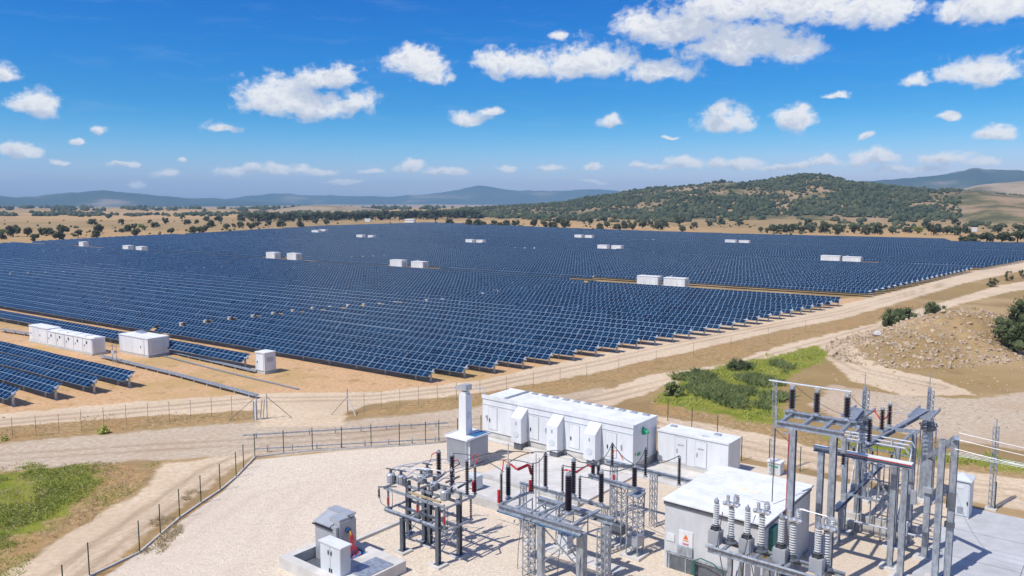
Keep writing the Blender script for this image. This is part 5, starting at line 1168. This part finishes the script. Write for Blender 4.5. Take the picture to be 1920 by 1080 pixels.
# ---- rack of white insulators in front of the grey building
RZ_, RT = 3.5, 36.45; L = Loc(-13.6, RT); t = sub('transformer_rack', 'steel rack with four pairs of white ribbed insulators in front of the grey building', 'switchgear', -13.6, RT)
o = MB(); o.cyl(L(-16.6, RT, RZ_ + .12), L(-10.2, RT, RZ_ + .12), .07, n=8).hbeam(L(-16.5, RT + .1, RZ_ - .08), L(-10.2, RT + .1, RZ_ - .08), .2, .22, .03).hbeam(L(-16.5, RT + 1.5, RZ_ - .08), L(-10.2, RT + 1.5, RZ_ - .08), .2, .22, .03); o.build('rail', 'galv', t)
for s in (-15.3, -13.4, -11.0):
    for q in (RT + .1, RT + 1.5): hpost(t, L(s, q), RZ_ - .2, .22, pad=False)
heads = []
for k in range(4):
    sa, sb = (-16.4, -14.75, -13.03, -11.28)[k], (-15.78, -14.18, -12.62, -11.03)[k]
    o = MB(); o.bar(L(sa + .1, RT, RZ_ + .02), L(sa + .1, RT + 1.7, RZ_ + .02), .16, .1).bar(L(sb, RT, RZ_ + .02), L(sb, RT + 1.7, RZ_ + .02), .16, .1); o.build('cross_arm', 'galv', t)
    MB().box(L(sa, RT + .75, RZ_ + .42), (.62, .55, .72)).build('tank', 'grey', t, bevel=.02)
    o = MB(); o.lathe([(.2, 0), (.24, .04), (.2, .1), (.16, .25)], L(sa, RT + .75, RZ_ + .78), 12)
    for a in range(6): o.cyl(L(sa + .2 * math.cos(a), RT + .75 + .2 * math.sin(a), RZ_ + .82), L(sa + .28 * math.cos(a), RT + .75 + .28 * math.sin(a), RZ_ + .86), .05, n=6)
    o.build('clamp_ring', 'dark', t)
    insulator(t, L(sa, RT + .75, RZ_ + 1.0), 1.45, .165, 'cream', 10, cap=.26, flange=.04)
    o = MB(); o.lathe([(.34, 0), (.34, .05), (.2, .1), (.17, .34)], L(sb, RT + 1.2, RZ_ + .1), 12); o.build('base_casting', 'galvdark', t)
    insulator(t, L(sb, RT + 1.2, RZ_ + .42), 1.65, .175, 'cream', 11, cap=.18, flange=.06)
    hz_ = RZ_ + 2.05; o = MB(); o.box(L(sb, RT + 1.2, hz_ + .08), (.75, .42, .1)).cyl(L(sb - .2, RT + 1.2, hz_ + .1), L(sb - .2, RT + 1.2, hz_ + .5), .09, n=8).cyl(L(sb + .22, RT + 1.25, hz_ + .1), L(sb + .22, RT + 1.25, hz_ + .62), .12, n=8)
    for q in (-.3, .1, .38): o.lathe([(.08, 0), (.11, .04), (.06, .12)], L(sb + q, RT + 1.0, hz_ + .12), 8)
    for q in range(3): o.lathe([(.14, 0), (.17, .03), (.1, .06)], L(sb + .22, RT + 1.25, hz_ + .25 + q * .1), 10)
    o.build('terminal_head', 'alum', t); heads.append((sb + .22, RT + 1.25, hz_ + .62))
for a, b in ((0, 1), (2, 3)):
    for k in range(3):
        p, q = L(*heads[a]) + Vector((.0, .2 * k - .2, -.06 * k)), L(*heads[b]) + Vector((-.1, .2 * k - .2, -.1 * k)); MB().tube([p, p + Vector((.1, 0, .12)), p.lerp(q, .5) + Vector((0, 0, .1)), q + Vector((-.1, 0, .08)), q], .032, 6).build('busbar', 'alum', t)
MB().bar(L(-10.25, RT - .1, RZ_ - .5), L(-10.25, RT - .1, RZ_ + .35), .3, .3).build('end_box', 'grey', t)
MB().tube([L(-15.95, RT + .5, RZ_ + 1.9), L(-16.05, RT + .4, RZ_ + 1.0), L(-16.0, RT, RZ_)], .025).tube([L(-14.4, RT + .9, RZ_ + 2.0), L(-14.5, RT + .4, RZ_ + 1.2), L(-14.6, RT, RZ_)], .025).build('down_lead', 'cable', t)

# ---- tall portal with three brown insulators and a busbar
ZP = 8.75; PT = 42.9; L = Loc(-13.4, PT); t = sub('portal_gantry', 'tall steel portal beside the grey building with three brown insulators under a tubular busbar', 'switchgear', -13.4, PT)
for s in (-14.58, -12.42): hpost(t, L(s, PT), ZP - .16, .33)
o = MB(); o.hbeam(L(-15.5, PT, ZP), L(-11.9, PT, ZP), .3, .32, .04); o.build('beam', 'galv', t)
o = MB(); o.hbeam(L(-15.95, PT + 2.45, ZP), L(-12.0, PT + 2.45, ZP), .34, .34, .04); o.build('beam', 'galv', t)
for s in (-15.3, -14.1, -13.0, -12.1): MB().bar(L(s - .1, PT + .15, ZP), L(s - .2, PT + 2.28, ZP), .16, .2).build('cross_member', 'galv', t)
tops = []
for s_ in (-15.55, -14.15, -12.5): insulator(t, L(s_, PT + 2.45, ZP + .17), 1.52, .19, n=13, cap=.22, flange=.2); tops.append((s_, PT + 2.45, ZP + 1.69))
o = MB(); a, b = L(*tops[0]), L(*tops[2]); d = (b - a).normalized(); o.tube([a - d * 1.4 + Vector((0, 0, .12)), b + d * .2 + Vector((0, 0, .12))], .05, 8)
for p in tops: o.box(L(*p) + Vector((0, 0, .06)), (.3, .14, .16))
o.build('busbar', 'alum', t)
o = MB(); o.box(L(-15.65, PT + .3, ZP + .25), (.12, .12, 1.1)); o.build('bracket', 'galv', t); MB().box(L(-11.9, PT, ZP - .55), (.22, .3, .8)).build('bracket', 'galv', t)
insulator(t, L(-11.9, PT, ZP - 1.7), .8, .12, cap=.1); o = MB(); o.tube([L(-14.75, PT - .2, ZP - .4), L(-14.78, PT - .2, .3)], .022).build('red_conduit', 'red', t)
MB().tube([L(-15.6, PT, ZP - .3), L(-15.62, PT, 4.2)], .03).tube([L(-15.62, PT, ZP - .3), L(-14.7, PT, ZP - 1.0)], .02).build('earth_wire', 'cable', t)

# ---- busbar frames and disconnectors at the right
L = Loc(-12.0, 46.9); t = sub('goalpost_gantry', 'steel goalpost with a broad pale top tray edged in red right of the portal', 'switchgear', -12.0, 46.9); ZT = 6.5
for s in (-14.25, -9.7): hpost(t, L(s, 46.9), ZT - .14, .32)
o = MB(); o.hbeam(L(-14.7, 46.9, ZT), L(-9.35, 46.9, ZT), .36, .24, .03); k = o.build('beam', 'galv', t)
MB().bar(L(-14.7, 46.9, ZT + .17), L(-9.35, 46.9, ZT + .17), .42, .06).build('cable_tray', 'roofwhite', k); MB().bar(L(-13.4, 46.7, ZT + .11), L(-9.4, 46.7, ZT + .11), .04).build('red_cable', 'red', k)
L = Loc(-12.4, 51.5); t = sub('open_gantry', 'open disconnector frame on four posts with pale tubes behind the goalpost', 'switchgear', -12.4, 51.5)
for (s, q, z) in ((-14.1, 51.3, 6.0), (-11.05, 51.0, 6.3), (-10.75, 53.8, 6.6), (-14.0, 54.0, 6.2)): hpost(t, L(s, q), z, .3)
o = MB(); o.bar(L(-14.4, 51.2, 6.1), L(-10.7, 51.1, 6.3), .16, .2).bar(L(-14.4, 53.9, 6.3), L(-10.4, 53.8, 6.7), .16, .2).bar(L(-14.0, 51.2, 6.2), L(-14.0, 54.2, 6.3), .14).bar(L(-11.0, 51.0, 6.4), L(-10.8, 53.8, 6.6), .14); o.build('beam', 'galv', t)
for k in range(3): MB().tube([L(-14.3, 49.9 + k * .8, 6.55), L(-12.4, 49.9 + k * .8, 6.6), L(-10.4, 49.9 + k * .8, 6.6), L(-10.2, 49.9 + k * .8, 6.3)], .055, 8).build('busbar', 'alum', t)
o = MB(); o.bar(L(-14.0, 51.3, 2.6), L(-11.0, 51.1, 2.6), .12).bar(L(-14.0, 51.3, 5.9), L(-11.0, 51.1, 2.7), .06); o.build('brace', 'galv', t)
for k in range(3): insulator(t, L(-13.6 + k * 1.1, 51.2, 4.9), .9, .09, cap=.1)
MB().box(L(-11.2, 52.4, 1.6), (.6, .5, .9)).box(L(-10.6, 51.4, 1.2), (.5, .4, .8)).build('drive_box', 'lightgrey', t)
hpost(t, L(-10.5, 48.0), 6.3, .3)
# overhead beam carrying three insulators back to the steel poles
L = Loc(-12.0, 54.5); t = sub('overhead_beam', 'sloping pair of overhead steel beams running back to the dark steel poles with three insulators', 'switchgear', -12.0, 54.5)
o = MB(); o.hbeam(L(-12.45, 49.3, 6.5), L(-11.3, 60.3, 6.5), .26, .28, .03); o.build('beam', 'galv', t)
o = MB(); o.hbeam(L(-12.3, PT + 2.6, ZP - .02), L(-14.9, 57.6, 6.5), .26, .28, .03); o.build('beam', 'galv', t)
for px, yb, yt in ((1629, 832, 780), (1653, 809, 763), (1667, 799, 755)): q = insP(L, t, px, yb, yt, 6.66, .16, n=13, cap=.18, flange=.16)
for k in range(2): loops(t, [L(-13.9, 56.6 + .2 * k, 6.9), L(-13.4, 56.4, 6.5 - .1 * k), L(-12.9, 56.0 - .2 * k, 6.7), L(-12.5, 55.0 - .3 * k, 7.3)])
for (s, q, lab) in ((-14.9, 58.2, 'thick dark steel pole with a spiked platform, left of two'), (-11.3, 60.9, 'thick dark steel pole with a spiked platform, right of two')):
    t = sub('steel_pole', lab, 'pole', s, q, 'steel poles by the right fence')
    MB().cyl((0, 0, .05), (0, 0, 5.9), .42, .33, n=14).build('shaft', 'galv', t, smooth=False); o = MB(); o.lathe([(.36, 0), (.46, .05), (.46, .3), (.38, .38), (.44, .5), (.36, .7)], (0, 0, 5.0), 14)
    for a in range(6): o.cyl((.42 * math.cos(a), .42 * math.sin(a), 5.25), (.58 * math.cos(a), .58 * math.sin(a), 5.45), .08, n=6)
    o.build('cable_collar', 'galvdark', t)
    o = MB(); 
    for y in (-2.6, -.1): o.bar((-.75, y, 6.45), (.55, y, 6.45), .1, .16)
    for x in (-.75, .55): o.bar((x, -2.7, 6.45), (x, .7, 6.45), .12, .18)
    for k in range(12): o.bar((-.7, -2.5 + k * .21, 6.52), (.5, -2.5 + k * .21, 6.52), .07, .03)
    o.build('platform', 'galv', t); lattice(t, (0, .3), 6.45, 7.75, .34, .4, .05, 'spike_base'); MB().cyl((-.1, .3, 6.4), (-.1, .3, 8.0), .12, n=8).cyl((-.1, .3, 8.0), (-.1, .3, 9.1), .035, .015, n=6).build('lightning_rod', 'galv', t)
    MB().box((0, 0, .05), (1.5, 1.5, .2)).build('footing', 'concretelight', t)
    MB().cyl((.5, .1, 0), (.5, .1, 5.6), .05, n=6).cyl((-.5, -.05, 0), (-.45, -.05, 5.4), .04, n=6).build('conduit', 'galv', t)
# low beams, rails
L = Loc(-13.2, 53.0); t = sub('low_beam', 'low steel beam on short feet running away between the right gantry posts', 'steel beam', -13.2, 53.0)
a, b = A(1567, 955, 2.4), A(1655, 869, 2.4); o = MB(); o.hbeam(L(*a), L(*b), .3, .3, .03); o.build('beam', 'galv', t)
for f in (.08, .5, .92): c = a.lerp(b, f); hpost(t, L(c.x, c.y), 2.25, .16)
o = MB()
for f in (.15, .35, .6, .8): c = a.lerp(b, f); o.box(L(c.x, c.y, 2.7), (.3, .4, .35))
o.build('drive_box', 'grey', t)
L = Loc(-12.0, 50.0); t = sub('low_rail', 'knee high tubular rail on stubs across the foot of the right gantries', 'rail', -12.0, 50.0)
a, b = A(1596, 976, .9), A(1760, 1014, .9); o = MB(); o.cyl(L(*a), L(*b), .07, n=8); o.build('rail', 'alum', t); o = MB()
for f in (.03, .35, .65, .97): c = a.lerp(b, f); o.cyl(L(c.x, c.y, 0), L(c.x, c.y, .86), .05, n=8)
o.build('stub', 'galv', t)
# right hand goal: two tall posts, a lower post and a raking beam, and the three line wires
L = Loc(-8.2, 48.8); t = sub('portal_gantry', 'rightmost steel portal with two tall close posts and a raking beam at the slab edge', 'switchgear', -8.2, 48.8)
for (s, q, z, w) in ((-9.2, 50.6, 6.0, .32), (-8.1, 47.7, 8.1, .32), (-7.62, 48.5, 7.95, .34)): hpost(t, L(s, q), z, w)
o = MB(); o.bar(L(-9.35, 51.0, 5.98), L(-7.5, 48.2, 8.2), .26, .26); o.build('raking_beam', 'galv', t)
MB().box(L(-7.62, 48.3, 4.6), (.45, .2, .9)).build('clamp_box', 'galvdark', t); MB().box(L(-7.62, 48.28, 3.2), (.5, .2, .3)).build('clamp_box', 'galvdark', t)
MB().box(L(-9.2, 50.42, 4.2), (.5, .3, .3)).box(L(-9.9, 50.4, 3.6), (.3, .3, .8)).build('drive_box', 'grey', t)
def wire(label, pts, r=.015, m='alum', name='line_wire', group='line wires at the right'):
    o = MB(); org = Vector(pts[0]); o.tube([Vector(p) - org for p in pts], r, 6); ob = o.build(name, m); ob.location = org; return tag(ob, label, 'wire', group)
pt = W(-7.5, 48.2, 8.25)
for k, (lab, dz, e) in enumerate((('upper of the three pale line wires leaving the rightmost portal', .1, (9, 50)), ('middle of the three pale line wires leaving the rightmost portal', -.15, (9, 49.2)), ('lowest of the three pale line wires leaving the rightmost portal', -.55, (9, 48.4)))):
    wire(lab, sag(pt + Vector((0, 0, dz)) + TX * (.5 - .5 * k), W(e[0], e[1], 7.2 + dz), .2), .014)
for k, lab in enumerate(('slack wire from the right steel pole to the rightmost portal', 'slack wire from the beam to the middle of the rightmost portal')):
    wire(lab, sag(W(-11.1, 60.3, 6.9) if k == 0 else W(-12.0, 54.3, 7.9), W(-7.6 - .4 * k, 48.3, 8.1), 1.0), .013)
wire('pale wire from the insulators to the right steel pole', sag(W(-12.4, 54.6, 8.0), W(-11.4, 59.5, 6.7), .15))
wire('second pale wire from the insulators to the right steel pole', sag(W(-12.4, 52.8, 8.0), W(-11.6, 58.6, 6.7), .15))
# lattice mast with tubes
t = sub('lattice_mast', 'slim lattice mast with pale cross tubes beyond the tall grey cabinet', 'mast', -7.3, 61.7); lattice(t, (0, 0), 0, 5.8, .32, .45, .045, 'mast_lattice', n=3); MB().cyl((0, .1, 0), (0, .1, 6.3), .035, n=6).build('lightning_rod', 'galv', t)
o = MB()
for k in range(4): o.tube([(-3.0 + .25 * k, -.8 + .55 * k, 3.55 - .06 * k), (2.6 + .1 * k, -.8 + .55 * k, 3.55 - .06 * k)], .016, 6)
o.build('cross_tube', 'galv', t); MB().box((0, 0, .05), (.7, .7, .15)).build('footing', 'concretelight', t)
t = sub('lattice_mast', 'very thin lattice mast behind the grey building holding the left end of the busbar', 'mast', -21.6, 59.1); lattice(t, (0, 0), 0, 7.5, .24, .4, .032, 'mast_lattice', n=3)
t = sub('lattice_mast', 'thin mast with cable clips at the right rear corner of the grey building', 'mast', -16.7, 48.6); lattice(t, (0, 0), 0, 7.0, .16, .4, .03, 'mast_lattice', n=3); MB().box((0, 0, 6.6), (.9, .06, .06)).build('cross_arm', 'galv', t)
# conductors strung between the middle structures
def Wp(q): return W(q[0], q[1], q[2])
pairs = [('i1', 'i2'), ('i2', 'i4'), ('i4', 'i6'), ('i6', 'i7'), ('t3', 'i11'), ('i11', 'i7'), ('i5', 'i7'), ('i8', 'i11'), ('i9', 'i7'), ('i10', 'i7'), ('i8', 'i7'), ('t4', 'i5'), ('t2', 'i2')]
names = {'i1': 'left tall insulator', 'i2': 'rear rail insulator', 'i4': 'gantry centre insulator', 'i6': 'rear rail right insulator', 'i7': 'pedestal insulator', 't3': 'slender rail insulator', 'i11': 'short pedestal insulator', 'i5': 'gantry right insulator', 'i8': 'rear left slender insulator', 'i9': 'rear middle slender insulator', 'i10': 'rear right slender insulator', 't4': 'gantry slender insulator', 't2': 'red sleeved insulator'}
for k, (a, b) in enumerate(pairs):
    wire(f"thin dark conductor from the {names[a]} to the {names[b]}", sag(Wp(MT_[a]), Wp(MT_[b]), (-.25 if k in (0, 1) else .25)), .026, 'cable', 'conductor', 'conductors over the middle gantries')
for k, (p, q, z0, z1) in enumerate([((876, 862), (1000, 850), 5.6, 5.0), ((895, 872), (998, 870), 5.2, 5.0), ((850, 850), (945, 885), 5.2, 5.0)]):
    a, b = A(*p, z0), A(*q, z1); wire(f"{('uppermost', 'middle', 'lowest')[k]} grey conductor from the disconnector to the middle gantry", sag(W(a.x, a.y, z0), W(b.x, b.y, z1), -.3), .026, 'cable', 'conductor', 'conductors over the middle gantries')
# ---- smaller steel and leads that thicken the yard
r = random.Random(44)
def add_parts(owner_label, L, fn):
    t = next(o for o in bpy.data.objects if o.get('label') == owner_label); fn(t, L)
def more_disc(t, L):
    for k in range(5):
        s = -35.2 + k * 1.15; o = MB(); o.tube([L(s, 32.1, ZU + .9), L(s + .15, 32.9, ZU + 1.25), L(s + .1, 33.9, ZU + .95)], .03, 6); o.build('jumper', 'alum', t)
        o = MB(); o.tube([L(s + .2, 32.0, ZU + .1), L(s + .35, 31.9, ZU - .5), L(s + .25, 31.95, ZL + .2)], .018, 5); o.build('down_lead', 'cable', t)
        o = MB(); o.lathe(sheds(.1, .42, 4), L(s + .25, 33.1, ZU + .14), 10); o.build('insulator', 'brown', t)
        o = MB(); o.bar(L(s + .25, 33.1, ZU + .6), L(s + .75, 32.6, ZU + .66), .06); o.cyl(L(s + .75, 32.6, ZU + .15), L(s + .75, 32.6, ZU + .68), .06, n=8); o.build('switch_arm', 'galvdark', t)
    o = MB()
    for (a, b) in (((-33.9, 31.8), (-33.9, 33.65)), ((-30.95, 31.8), (-30.85, 33.5)), ((-33.3, 33.5), (-30.85, 33.5))): o.bar(L(*a, .6), L(*b, ZL - .1), .05).bar(L(*a, ZL - .1), L(*b, .6), .05)
    o.build('brace', 'galv', t)
add_parts('tall steel disconnector frame on six dark legs with brown insulators and grey drive boxes', Loc(-33.0, 32.8), more_disc)
def more_mid(t, L):
    for k in range(6):
        s = -27.9 + k * .95; o = MB(); o.bar(L(s, 34.1, ZB + .2), L(s + .25, 35.2, ZB + .55), .06).cyl(L(s + .25, 35.2, ZB - .4), L(s + .25, 35.2, ZB + .6), .04, n=6); o.build('strut', 'galv', t)
    for k in range(4):
        s = -27.2 + k * 1.4; o = MB(); o.tube([L(s, 34.3, ZB + .3), L(s + .2, 34.6, ZB - .6), L(s + .1, 34.4, 1.2), L(s + .05, 34.4, 0)], .02, 5); o.build('down_lead', 'cable', t)
    o = MB(); o.bar(L(-27.0, 36.4, ZB - .15), L(-25.6, 36.4, 2.0), .06).bar(L(-25.25, 34.1, 1.0), L(-22.95, 34.7, ZB - .3), .07).bar(L(-25.25, 34.1, ZB - .3), L(-22.95, 34.7, 1.0), .07); o.build('brace', 'galv', t)
add_parts('low steel gantry in the middle with two parallel beams, lattice columns and tall brown insulators', Loc(-25.2, 34.8), more_mid)
def more_right(t, L):
    for k in range(3):
        o = MB(); o.tube([L(-13.8 + k * 1.2, 51.2, 6.2), L(-13.7 + k * 1.2, 50.6, 6.9), L(-13.6 + k * 1.2, 50.0, 6.6)], .03, 6); o.build('jumper', 'alum', t)
        o = MB(); o.tube([L(-13.4 + k * 1.1, 51.4, 6.0), L(-13.3 + k * 1.1, 51.6, 3.5), L(-13.4 + k * 1.1, 51.5, .2)], .022, 5); o.build('down_lead', 'cable', t)
        o = MB(); o.bar(L(-14.0 + k * .2, 54.0, 3.0 + k), L(-10.8, 53.8, 3.0 + k), .07); o.build('cross_rail', 'galv', t)
    for (s, q) in ((-13.2, 52.0), (-12.2, 53.0), (-11.6, 51.8), (-13.0, 53.4)): MB().cyl(L(s, q, 0), L(s, q, 4.6), .045, n=6).build('thin_post', 'galv', t)
    MB().bar(L(-14.1, 51.3, .4), L(-14.0, 54.0, 5.8), .06).bar(L(-11.05, 51.0, .4), L(-10.75, 53.8, 5.9), .06).build('brace', 'galv', t)
add_parts('open disconnector frame on four posts with pale tubes behind the goalpost', Loc(-12.4, 51.5), more_right)
def more_rack(t, L):
    o = MB()
    for s in (-15.3, -13.4, -11.0): o.bar(L(s, RT + .1, .5), L(s, RT + 1.5, RZ_ - .3), .06)
    o.bar(L(-15.3, RT + .1, 1.0), L(-13.4, RT + .1, RZ_ - .3), .06).bar(L(-13.4, RT + .1, 1.0), L(-11.0, RT + .1, RZ_ - .3), .06); o.build('brace', 'galv', t)
    o = MB()
    for k in range(4): s = (-16.4, -14.75, -13.03, -11.28)[k]; o.tube([L(s + .2, RT + .6, RZ_ + .1), L(s + .5, RT + .3, RZ_ - .5), L(s + .8, RT + .2, RZ_ - 1.6), L(s + .9, RT + .1, 0)], .025, 5)
    o.build('signal_cable', 'cable', t)
add_parts('steel rack with four pairs of white ribbed insulators in front of the grey building', Loc(-13.6, RT), more_rack)
for k, (a, b) in enumerate((((-15.55, PT + 2.45, ZP + 1.8), (-12.4, 49.9, 8.0)), ((-12.5, PT + 2.45, ZP + 1.8), (-12.4, 52.8, 8.0)))):
    wire(f"{('left', 'right')[k]} slack lead from the portal insulators back to the overhead beam", sag(W(*a), W(*b), .5), .015, 'cable', 'conductor', 'leads behind the portal')
# ------------------------------------------------------------------ the air
def build_haze():
    mb = MB(); z0, z1 = float(ZZ.min()) - 8.5, 256.0; mb.box((0, 4700, (z0 + z1) / 2), (27000, 10700, z1 - z0)); m = bpy.data.materials.new('haze'); m.use_nodes = True
    nt = m.node_tree; nt.nodes.clear(); o = nt.nodes.new('ShaderNodeOutputMaterial'); v = nt.nodes.new('ShaderNodeVolumePrincipled')
    v.inputs['Color'].default_value = (0.42, 0.71, 1.0, 1); v.inputs['Density'].default_value = HAZE; v.inputs['Anisotropy'].default_value = 0.0
    nt.links.new(v.outputs[0], o.inputs['Volume'])
    ob = mb.build('haze', m); ob['kind'] = 'stuff'
HAZE = 1.18e-4
build_haze()
